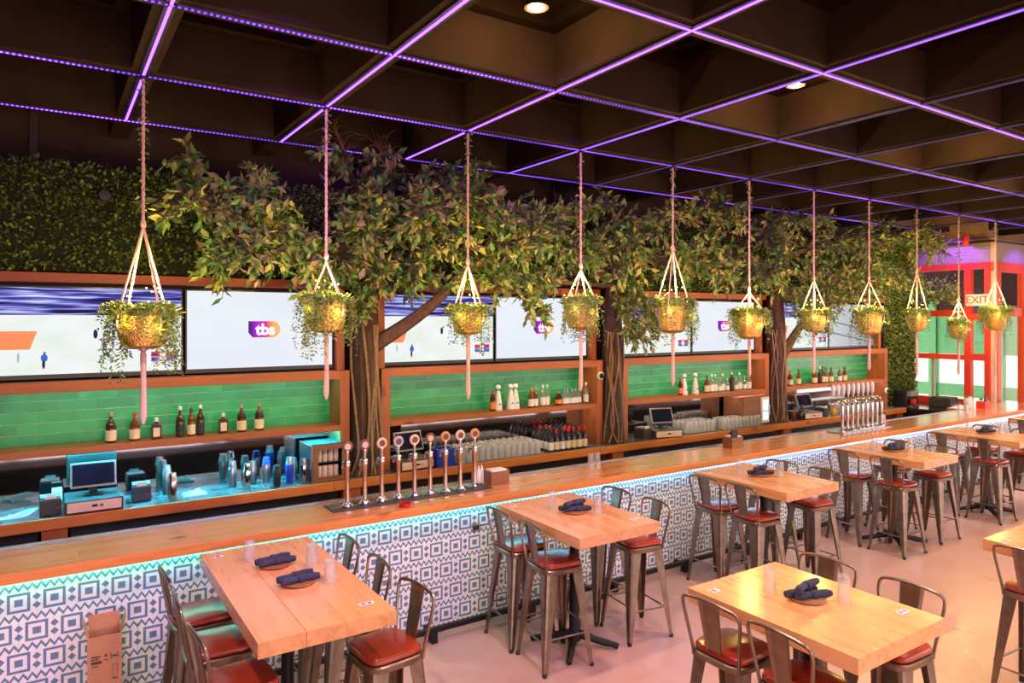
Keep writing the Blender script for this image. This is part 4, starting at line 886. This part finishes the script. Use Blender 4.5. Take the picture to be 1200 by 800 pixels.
for i, (x, m, h) in enumerate(((10.06, 'whisky_dark', .22), (10.14, 'bottle_green', .24), (11.02, 'beer_gold', .16), (11.12, 'beer_gold', .16), (10.0, 'whisky_amber', .2))):
    t = thing('mixer_bottle', 'short %s bottle on the counter in the bay beside the leafy wall' % {'whisky_dark': 'dark brown', 'bottle_green': 'green', 'beer_gold': 'golden', 'whisky_amber': 'amber'}[m], 'bottle', (x, 6.86+.02*i, BBZ+.001), 0, 'mixers on the far counter'); part('glass', MB().lathe([(.034, 0), (.036, .01), (.036, h*.6), (.014, h*.8), (.013, h*.95)], 14), m, t, smooth=True); part('cap', MB().lathe([(.016, h*.95), (.016, h), (.01, h+.003)], 10), 'cap_black', t)
t = thing('counter_printer', 'black office printer on the corner counter by the red windows', 'printer', (13.9, 6.5, BBZ+.001), .1); part('body', MB().box(-.2, .2, -.18, .18, 0, .16), 'dark_grey', t, .012); part('lid', MB().box(-.19, .19, -.17, .17, .1602, .175), 'black_plastic', t, .004); part('tray', MB().box(-.14, .14, -.26, -.181, .03, .04), 'white_plastic', t)
t = thing('coffee_machine', 'dark coffee machine standing beside the hedge panel', 'coffee machine', (13.3, 6.85, BBZ+.001)); part('body', MB().box(-.14, .14, -.05, .18, 0, .30), 'black_plastic', t, .015); part('hood', MB().box(-.13, .13, -.14, -.051, .2, .29), 'grey_plastic', t, .01); part('drip_plate', MB().box(-.12, .12, -.15, -.051, 0, .03), 'steel', t); part('jug', MB().lathe([(.05, 0), (.06, .03), (.055, .1), (.045, .12)], 14), 'red_glassy', t, loc=(0, -.10, .031), smooth=True)
t = thing('menu_screen', 'black upright menu screen on the corner counter', 'screen', (13.62, 6.9, BBZ+.001), .2); part('panel', MB().box(-.14, .14, -.01, .01, .05, .26), 'black_plastic', t, .004); part('foot', MB().box(-.08, .08, -.05, .05, 0, .012).box(-.02, .02, -.008, .008, .012, .05), 'black_plastic', t)
for px, py, lab in ((705, 440, 'white dome security camera on the shelf post before the second trunk'), (1034, 458, 'white dome security camera on the last shelf post')):
    p = atY(px, py, 7.0); t = thing('dome_camera', lab, 'camera', (5.99 if px < 800 else 12.85, 6.998, p.z)); part('base', MB().lathe([(.055, 0), (.055, .02), (.048, .03)], 18), 'white_plastic', t, rot=(math.pi/2, 0, 0), smooth=True); part('dome', MB().lathe([(.036, .03), (.032, .048), (.02, .06), (.004, .066)], 16), 'black_plastic', t, rot=(math.pi/2, 0, 0), smooth=True)

# ------------------------------------------------------------------ hanging planters
def fern_arrays(seed, r0, sides, n=58):
    q = np.random.RandomState(seed); P = []; D = []; Ns = []; L = []
    for k in range(n):
        a = q.uniform(0, 2*np.pi) if q.rand() > .55 else sides[q.randint(len(sides))]+q.normal(0, .35)
        out = np.array([np.cos(a), np.sin(a), 0]); droop = q.uniform(.15, .5) if q.rand() < .6 else q.uniform(.02, .1); ln = q.uniform(.06, .15)
        st = out*r0*.75+np.array([0, 0, .02])
        pts = [st, st+out*(ln*.6)+np.array([0, 0, .07]), st+out*ln+np.array([0, 0, .03-droop*.3]), st+out*(ln*1.1)+np.array([0, 0, -droop])]
        ts = np.linspace(0, 1, int(14+droop*55))
        for t_ in ts:
            b = (1-t_)**3*pts[0]+3*(1-t_)**2*t_*pts[1]+3*(1-t_)*t_**2*pts[2]+t_**3*pts[3]
            for s_ in (-1, 1):
                d = np.cross(out, [0, 0, 1])*s_+q.normal(0, .5, 3)+np.array([0, 0, -.5]); P.append(b); D.append(d); Ns.append(out+q.normal(0, .4, 3)+np.array([0, 0, .3])); L.append(q.uniform(.024, .052))
    return np.array(P), unit(np.array(D)), unit(np.array(Ns)), np.array(L)
fm = []
for sd, sides in ((1, [math.pi*.95, math.pi*1.1, -.3]), (2, [math.pi, .2, math.pi*1.2]), (3, [-.2, .3, math.pi*.9])):
    P, D, Ns, L = fern_arrays(sd, .16, sides); o = leafcloud('fern_fronds', P, D, Ns, L, L*.32, 'fern_leaf', None, .05); fm.append(o.data); bpy.data.objects.remove(o)
# upright tuft in the basket
q = np.random.RandomState(9); nn_ = 420; ang = q.uniform(0, 6.28, nn_); rad = q.uniform(0, .15, nn_)
tuft = leafcloud('tuft', np.stack([rad*np.cos(ang), rad*np.sin(ang), q.uniform(0, .03, nn_)], 1), unit(np.stack([np.cos(ang)*rad*8, np.sin(ang)*rad*8, q.uniform(.4, 1.3, nn_)], 1)+q.normal(0, .2, (nn_, 3))), unit(q.normal(0, 1, (nn_, 3))+np.array([0, 0, .6])), q.uniform(.07, .15, nn_), q.uniform(.014, .028, nn_), 'fern_leaf'); tuftme = tuft.data; bpy.data.objects.remove(tuft)
bulb = MB().lathe([(.001, -.006), (.005, -.003), (.006, 0), (.005, .003), (.001, .006)], 6, cap=False).mesh('fairy_bulb', 'fairy', 0, True)
PL = [(262, 364, 409, 497), (300, 352, 390, 468), (306, 362, 392, 468), (311, 353, 386, 458), (290, 354, 390, 452), (338, 366, 397, 442), (325, 366, 389, 438), (326, 365, 392, 434), (318, 365, 388, 440), (350, 377, 397, 440), (325, 362, 387, 440)]
beside = ['before the sports TV of the cash drawer bay', 'beside the trunk with the thick side branch', 'before the wine bottle bay sports TV', 'with a long tassel beside the wine bottles trunk', 'half under leaves before the third sports TV', 'before the logo TV of the lit fridge bay', 'past the forked trunk', 'before the striped TV', 'in front of the bright hedge panel', 'smallest, before the green window', 'next to the EXIT sign']
for i, (yk, yr, yb_, yt) in enumerate(PL):
    X = GX0+GP*i; Y = 5.43; s_ = (X*FX+Y*FY)/F; zk, zr, zb, zt = (CAMH+(375-v_)*s_ for v_ in (yk, yr, yb_, yt))
    sc = (1., .92, .85, .92, 1., .95, .88, 1., .78, .72, .95)[i]; R = .168*sc; hgt = zr-zb
    t = thing('hanging_planter', 'gold basket planter on pink rope '+beside[i], 'planter', (X, Y, zb), 0, 'gold hanging planters'); z = lambda v_: v_-zb
    part('ceiling_hook', MB().lathe([(.03, z(CZ)-.035), (.03, z(CZ)-.0185), (.012, z(CZ)-.0185)], 10), 'channel_dark', t)
    rp = MB()
    for k in range(2):
        a0 = k*math.pi; pts = []; zz = z(zk)
        m = 70
        for j in range(m+1):
            zz = z(zk)+(z(CZ)-.03-z(zk))*j/m; a = a0+j*1.1; pts.append((.005*math.cos(a), .005*math.sin(a), zz))
        rp.tube(pts, .008, 5)
    part('rope', rp, 'rope', t, smooth=True)
    part('knot', MB().lathe([(.010, z(zk)-.03), (.018, z(zk)-.02), (.019, z(zk)+.01), (.010, z(zk)+.03)], 10), 'rope', t, smooth=True)
    for k in range(4):
        a = .5+k*math.pi/2; part('cord', MB().tube(smoothp([(0, 0, z(zk)), (.012*math.cos(a), .012*math.sin(a), z(zk)-.06), (R*1.02*math.cos(a), R*1.02*math.sin(a), hgt), (R*.95*math.cos(a), R*.95*math.sin(a), hgt*.45), (.02*math.cos(a), .02*math.sin(a), -.008)], 5), .0075, 6), 'rope', t, smooth=True)
    pf = [(.03, 0), (R*.55, .004), (R*.80, hgt*.10), (R*.93, hgt*.35), (R*.98, hgt*.65), (R, hgt*.9), (R*1.04, hgt), (R*.98, hgt), (R*.93, hgt*.85), (R*.7, hgt*.75), (.01, hgt*.75)]
    part('basket', MB().lathe(pf, 28), 'gold_basket', t, smooth=True)
    part('tail', MB().tube([(0, 0, -.005), (0, 0, -.04), (.003, 0, z(zt)*.5), (0, .003, z(zt)*.9), (.0, 0, z(zt))], [.012, .020, .017, .024, .006], 8), 'rope', t, smooth=True)
    ff = obj('fern_fronds', fm[i % 3], t, (0, 0, hgt), (0, 0, i*.5-.3)); ff.scale = (sc,)*3; ff['kind'] = 'stuff'
    tf = obj('plant_tuft', tuftme, t, (0, 0, hgt*.8), (0, 0, i*1.3)); tf.scale = (sc, sc, sc*(.7+.3*(i % 2))); tf['kind'] = 'stuff'
    for k in range(14):
        a = k*2.4+i; rr_ = R*(1.05 if k < 8 else .6); obj('fairy_bulb', bulb, t, (rr_*math.cos(a), rr_*math.sin(a), hgt*(1.02+.10*(k % 3)) if k < 8 else hgt+.10+.03*(k % 3)))
    light('fairy_glow', 'POINT', t, (0, 0, hgt+.20), 42.0, (1., .66, .16), .05)
    for q_, (fa_, fz) in enumerate(((-2.5, .75), (-1.2, .55))):  # outer bulbs and point lights added to put a highlight on the basket
        bx_, by_ = (R+.03)*math.cos(fa_), (R+.03)*math.sin(fa_); obj('fairy_bulb', bulb, t, (bx_, by_, hgt*fz)); light('fairy_glow', 'POINT', t, (bx_*1.25, by_*1.25, hgt*fz), .8, (1., .66, .16), .04)
    nv = 46; qq = np.random.RandomState(40+i); zz = qq.uniform(z(CZ)-.95 if i % 3 == 0 else z(CZ)-.4, z(CZ)-.03, nv); aa = qq.uniform(0, 6.28, nv)
    vn = leafcloud('vine_leaves', np.stack([.012*np.cos(aa), .012*np.sin(aa), zz], 1), unit(np.stack([np.cos(aa), np.sin(aa), qq.uniform(-1.2, .2, nv)], 1)), unit(qq.normal(0, 1, (nv, 3))), qq.uniform(.025, .05, nv), qq.uniform(.015, .03, nv), 'leaf', t, .1); vn['kind'] = 'stuff'

# ------------------------------------------------------------------ trees
leafme = None
def unit_leaf():
    me = bpy.data.meshes.new('leaf'); me.from_pydata([(0, 0, 0), (.45, .5, 0), (1, 0, 0), (.45, -.5, 0), (.5, 0, -.12)], [], [(0, 4, 1), (1, 4, 2), (0, 3, 4), (3, 2, 4)]); me.materials.append(M['leaf_single']); return me
leafme = unit_leaf()
def tree(idx, label, bx, by, trunk, limbs, seed):
    q = np.random.RandomState(seed); root = Vector((bx, by, BBZ))
    t = thing('indoor_tree', label, 'tree', root, 0, 'indoor trees between the shelf bays')
    rings = []; N = 20; ph = q.uniform(0, 6.28, 6)
    for zz, r, ox, oy in trunk:
        rings.append([(ox+r*math.cos(a)*(1+.10*math.sin(5*a+ph[0])+.07*math.sin(9*a+ph[1]+zz)+.05*math.sin(13*a+ph[2]-2*zz)), oy+r*math.sin(a)*(1+.10*math.sin(5*a+ph[0])+.07*math.sin(9*a+ph[1]+zz)), zz-BBZ) for a in (2*math.pi*k/N for k in range(N))])
    part('trunk', MB().loft(rings), 'bark', t, smooth=True)
    for k in range(7):
        a0 = -math.pi/2+q.uniform(-1.4, 1.4); pts = []
        for j, (zz, r, ox, oy) in enumerate(trunk[:5]):
            a = a0+.35*math.sin(j*1.3+k)+q.uniform(-.12, .12); pts.append((ox+(r*1.06)*math.cos(a), oy+(r*1.06)*math.sin(a), zz-BBZ+(0 if j else .005)))
        part('clinging_vine', MB().tube(smoothp(pts, 5), q.uniform(.008, .015), 6), 'vine_bark', t, smooth=True)
    P, D, Ns, L = [], [], [], []
    for pts, r0, r1, dens, s0, tw in limbs:
        pts = [Vector(p)-root for p in pts]; sp = smoothp(pts, 6); n = len(sp)
        part('branch', MB().tube(sp, [r0+(r1-r0)*k/(n-1) for k in range(n)], 8), 'bark_limb', t, smooth=True)
        twm = MB(); m = int(dens)
        for k in range(m):
            u = s0+(1-s0)*(k+q.rand())/m; f = min(u*(n-1), n-1.001); i0 = int(f); b = np.array(sp[i0].lerp(sp[i0+1], f-i0)); fw = np.array((sp[min(i0+1, n-1)]-sp[max(i0-1, 0)]).normalized())
            d = q.normal(0, 1, 3)+fw*.9+np.array([0, -.25, .15]); d /= np.linalg.norm(d); ln = q.uniform(.5, 1.1)*tw
            e1 = b+d*ln*.5+np.array([0, 0, .02]); e2 = b+d*ln+np.array([0, 0, -.16*ln-.05*q.rand()])
            twm.tube([b, e1, e2], [.006, .004, .002], 4)
            nl = q.randint(11, 18)
            for j in range(nl):
                v_ = (j+.6)/nl; pt = b*(1-v_)**2+2*e1*v_*(1-v_)+e2*v_**2; ld = d*.8+q.normal(0, .75, 3)+np.array([0, 0, -.45]); nm = q.normal(0, .6, 3)+np.array([0, -.5, .8])
                P.append(pt); D.append(ld); Ns.append(nm); L.append(q.uniform(.065, .13))
        part('twigs', twm, 'bark_limb', t)['kind'] = 'stuff'
    keep = np.array(P)[:, 2]+BBZ < 4.17; P, D, Ns, L = (np.array(a_)[keep] for a_ in (P, D, Ns, L))
    P = np.array(P); D = unit(np.array(D)); Ns = unit(np.array(Ns)); L = np.array(L); Wd = L*q.uniform(.36, .55, len(L))
    wp = P+np.array(root); dep = wp[:, 0]*FX+wp[:, 1]*FY; order = np.argsort(-(L/dep)); big, rest_ = order[:300], order[300:]
    fo = leafcloud('foliage', P[rest_], D[rest_], Ns[rest_], L[rest_], Wd[rest_], 'leaf', t); fo['kind'] = 'stuff'
    for i in big:
        d = Vector(D[i]); s_ = d.cross(Vector(Ns[i])).normalized(); nn = s_.cross(d); l, w = L[i], Wd[i]
        o = bpy.data.objects.new('leaf', leafme); COL.objects.link(o); o.parent = t
        o.matrix_local = Matrix(((d.x*l, s_.x*w, nn.x*l, P[i][0]), (d.y*l, s_.y*w, nn.y*l, P[i][1]), (d.z*l, s_.z*w, nn.z*l, P[i][2]), (0, 0, 0, 1)))
A = lambda x, y, Y: atY(x, y, Y)
TY = 7.0
def limb(pts, r0, r1, dens, s0=.25, tw=.36): return ([A(*p) for p in pts], r0, r1, dens, s0, tw)
# tree 1
x1 = 2.785
tree(1, 'indoor tree with a thick side branch beside the copper beer taps', x1, TY, [(.955, .165, 0, 0), (1.2, .15, .01, 0), (1.6, .145, 0, 0), (2.1, .14, -.01, 0), (2.5, .13, -.01, 0), (3.0, .10, 0, -.02), (3.6, .075, .02, -.05), (4.1, .04, .03, -.08)],
     [limb([(437, 405, 7.0), (470, 384, 6.85), (505, 358, 6.6), (545, 320, 6.2), (590, 290, 5.95), (625, 275, 5.9)], .085, .02, 60, .5),
      limb([(432, 352, 7.0), (470, 325, 6.7), (510, 290, 6.2), (540, 262, 5.9)], .06, .015, 90, .2),
      limb([(428, 310, 7.0), (370, 285, 6.6), (320, 262, 6.1), (270, 240, 5.9), (216, 227, 5.8)], .05, .012, 85, .2),
      limb([(428, 290, 7.0), (360, 290, 6.4), (300, 292, 6.0), (262, 300, 5.9)], .035, .01, 70, .25, .32),
      limb([(232, 228, 5.8), (230, 200, 5.75), (222, 186, 5.75)], .012, .006, 5, .5, .2),
      limb([(300, 250, 6.), (300, 225, 6.), (302, 212, 6.)], .015, .006, 16, .1, .25),
      limb([(430, 270, 7.0), (415, 215, 6.8), (400, 170, 6.6), (392, 150, 6.5)], .04, .012, 34, .3, .3),
      limb([(432, 260, 7.0), (480, 225, 6.5), (520, 215, 6.3), (560, 205, 6.4)], .035, .01, 55, .3, .34),
      limb([(435, 290, 6.9), (470, 260, 6.3), (500, 245, 5.9), (540, 240, 5.7), (580, 250, 5.6)], .035, .01, 95, .2, .34),
      limb([(430, 320, 6.9), (400, 320, 6.5), (365, 325, 6.2)], .025, .008, 40, .3, .28),
      limb([(440, 320, 6.9), (425, 345, 6.6), (420, 360, 6.5)], .02, .008, 18, .3, .24),
      limb([(432, 230, 6.95), (440, 215, 6.7), (450, 190, 6.5), (440, 165, 6.4)], .03, .01, 55, .1, .34),
      limb([(430, 290, 6.95), (420, 275, 6.6), (425, 255, 6.3), (440, 240, 6.2)], .03, .01, 80, .1, .36),
      limb([(430, 330, 6.95), (440, 315, 6.5), (430, 300, 6.3)], .025, .01, 50, .1, .3)], 11)
x2 = 6.2
tree(2, 'indoor tree with leafy drooping shoots beside the wine bottles', x2, TY, [(.955, .165, 0, 0), (1.2, .15, -.01, 0), (1.6, .14, 0, 0), (2.0, .135, .01, 0), (2.4, .125, .01, 0), (3.0, .09, .0, -.02), (3.5, .07, 0, -.05), (4.0, .04, 0, -.08)],
     [limb([(718, 330, 7.0), (680, 300, 6.6), (630, 275, 6.1), (590, 262, 5.8)], .06, .012, 85, .2),
      limb([(718, 310, 7.0), (660, 270, 6.6), (610, 250, 6.4), (570, 240, 6.3)], .04, .01, 60, .2, .34),
      limb([(718, 335, 6.9), (650, 330, 6.4), (600, 325, 6.1), (575, 330, 6.0)], .03, .008, 42, .35, .28),
      limb([(718, 300, 7.0), (740, 265, 6.6), (790, 250, 6.1), (840, 245, 5.8), (856, 250, 5.7)], .045, .01, 80, .2),
      limb([(718, 310, 7.0), (770, 300, 6.6), (820, 310, 6.2), (850, 320, 6.1)], .035, .01, 60, .25, .32),
      limb([(718, 280, 7.0), (715, 245, 6.8), (700, 240, 6.5), (650, 262, 6.)], .03, .01, 40, .3, .3),
      limb([(722, 345, 6.9), (745, 350, 6.6), (765, 372, 6.5)], .022, .006, 50, .1, .26),
      limb([(715, 345, 6.9), (735, 370, 6.7), (748, 392, 6.65)], .02, .006, 34, .2, .24),
      limb([(600, 330, 6.1), (622, 350, 6.1), (635, 366, 6.1)], .012, .005, 16, .2, .2),
      limb([(716, 270, 6.95), (725, 260, 6.6), (735, 280, 6.4), (740, 310, 6.3)], .03, .01, 85, .1, .36),
      limb([(716, 300, 6.95), (700, 285, 6.5), (690, 300, 6.3)], .025, .01, 50, .1, .3)], 23)
x3 = 9.655
tree(3, 'indoor tree with a forked trunk beside the small lit fridge', x3, TY, [(.955, .15, 0, 0), (1.2, .135, 0, 0), (1.6, .125, -.01, 0), (2.0, .12, 0, 0), (2.4, .13, -.02, 0), (2.9, .10, -.05, -.02), (3.4, .07, -.05, -.05), (3.9, .04, -.05, -.08)],
     [limb([(912, 425, 7.0), (925, 402, 6.9), (940, 380, 6.8), (962, 360, 6.6), (985, 345, 6.5)], .09, .02, 38, .5, .36),
      limb([(905, 330, 7.0), (870, 305, 6.6), (830, 300, 6.2), (800, 305, 6.0)], .05, .012, 66, .2, .36),
      limb([(905, 310, 7.0), (950, 290, 6.6), (1000, 285, 6.2), (1060, 280, 5.9), (1095, 288, 5.8)], .05, .012, 95, .2, .4),
      limb([(905, 320, 7.0), (960, 320, 6.6), (1020, 315, 6.2), (1065, 330, 6.1)], .045, .012, 90, .2, .4),
      limb([(903, 300, 7.0), (895, 265, 6.8), (920, 255, 6.6), (960, 262, 6.4)], .04, .01, 50, .3, .36),
      limb([(903, 330, 7.0), (930, 345, 6.7), (945, 355, 6.6)], .03, .008, 34, .2, .3),
      limb([(905, 340, 7.0), (985, 335, 6.6), (1030, 340, 6.4)], .03, .01, 50, .3, .36),
      limb([(1000, 286, 6.2), (1030, 265, 6.1), (1046, 255, 6.1)], .015, .006, 10, .2, .3),
      limb([(905, 280, 6.95), (900, 275, 6.5), (910, 300, 6.3), (900, 325, 6.3)], .03, .01, 80, .1, .4)], 37)
# tall creeping plant behind the far window corner
t = thing('window_plant', 'leafy green plant hanging across the upper end window', 'plant', (14.15, 6.9, 2.95)); part('stem', MB().tube(smoothp([(0, .55, .6), (0, .2, .2), (0, -.2, .05), (0, -.5, .0)], 5), .015, 6), 'vine_bark', t, smooth=True); part('hanger', MB().tube([(0, .55, .6), (0, .55, CZ-2.95)], .006, 5), 'rope', t)
nv = 900; qq = np.random.RandomState(77); u = qq.uniform(-.55, .5, nv)
o = leafcloud('leaves', np.stack([qq.normal(0, .07, nv), u, .12+.35*np.clip(u, 0, 1)+qq.normal(0, .11, nv)], 1), unit(qq.normal(0, 1, (nv, 3))), unit(qq.normal(0, 1, (nv, 3))), qq.uniform(.05, .1, nv), qq.uniform(.03, .05, nv), 'leaf', t); o['kind'] = 'stuff'
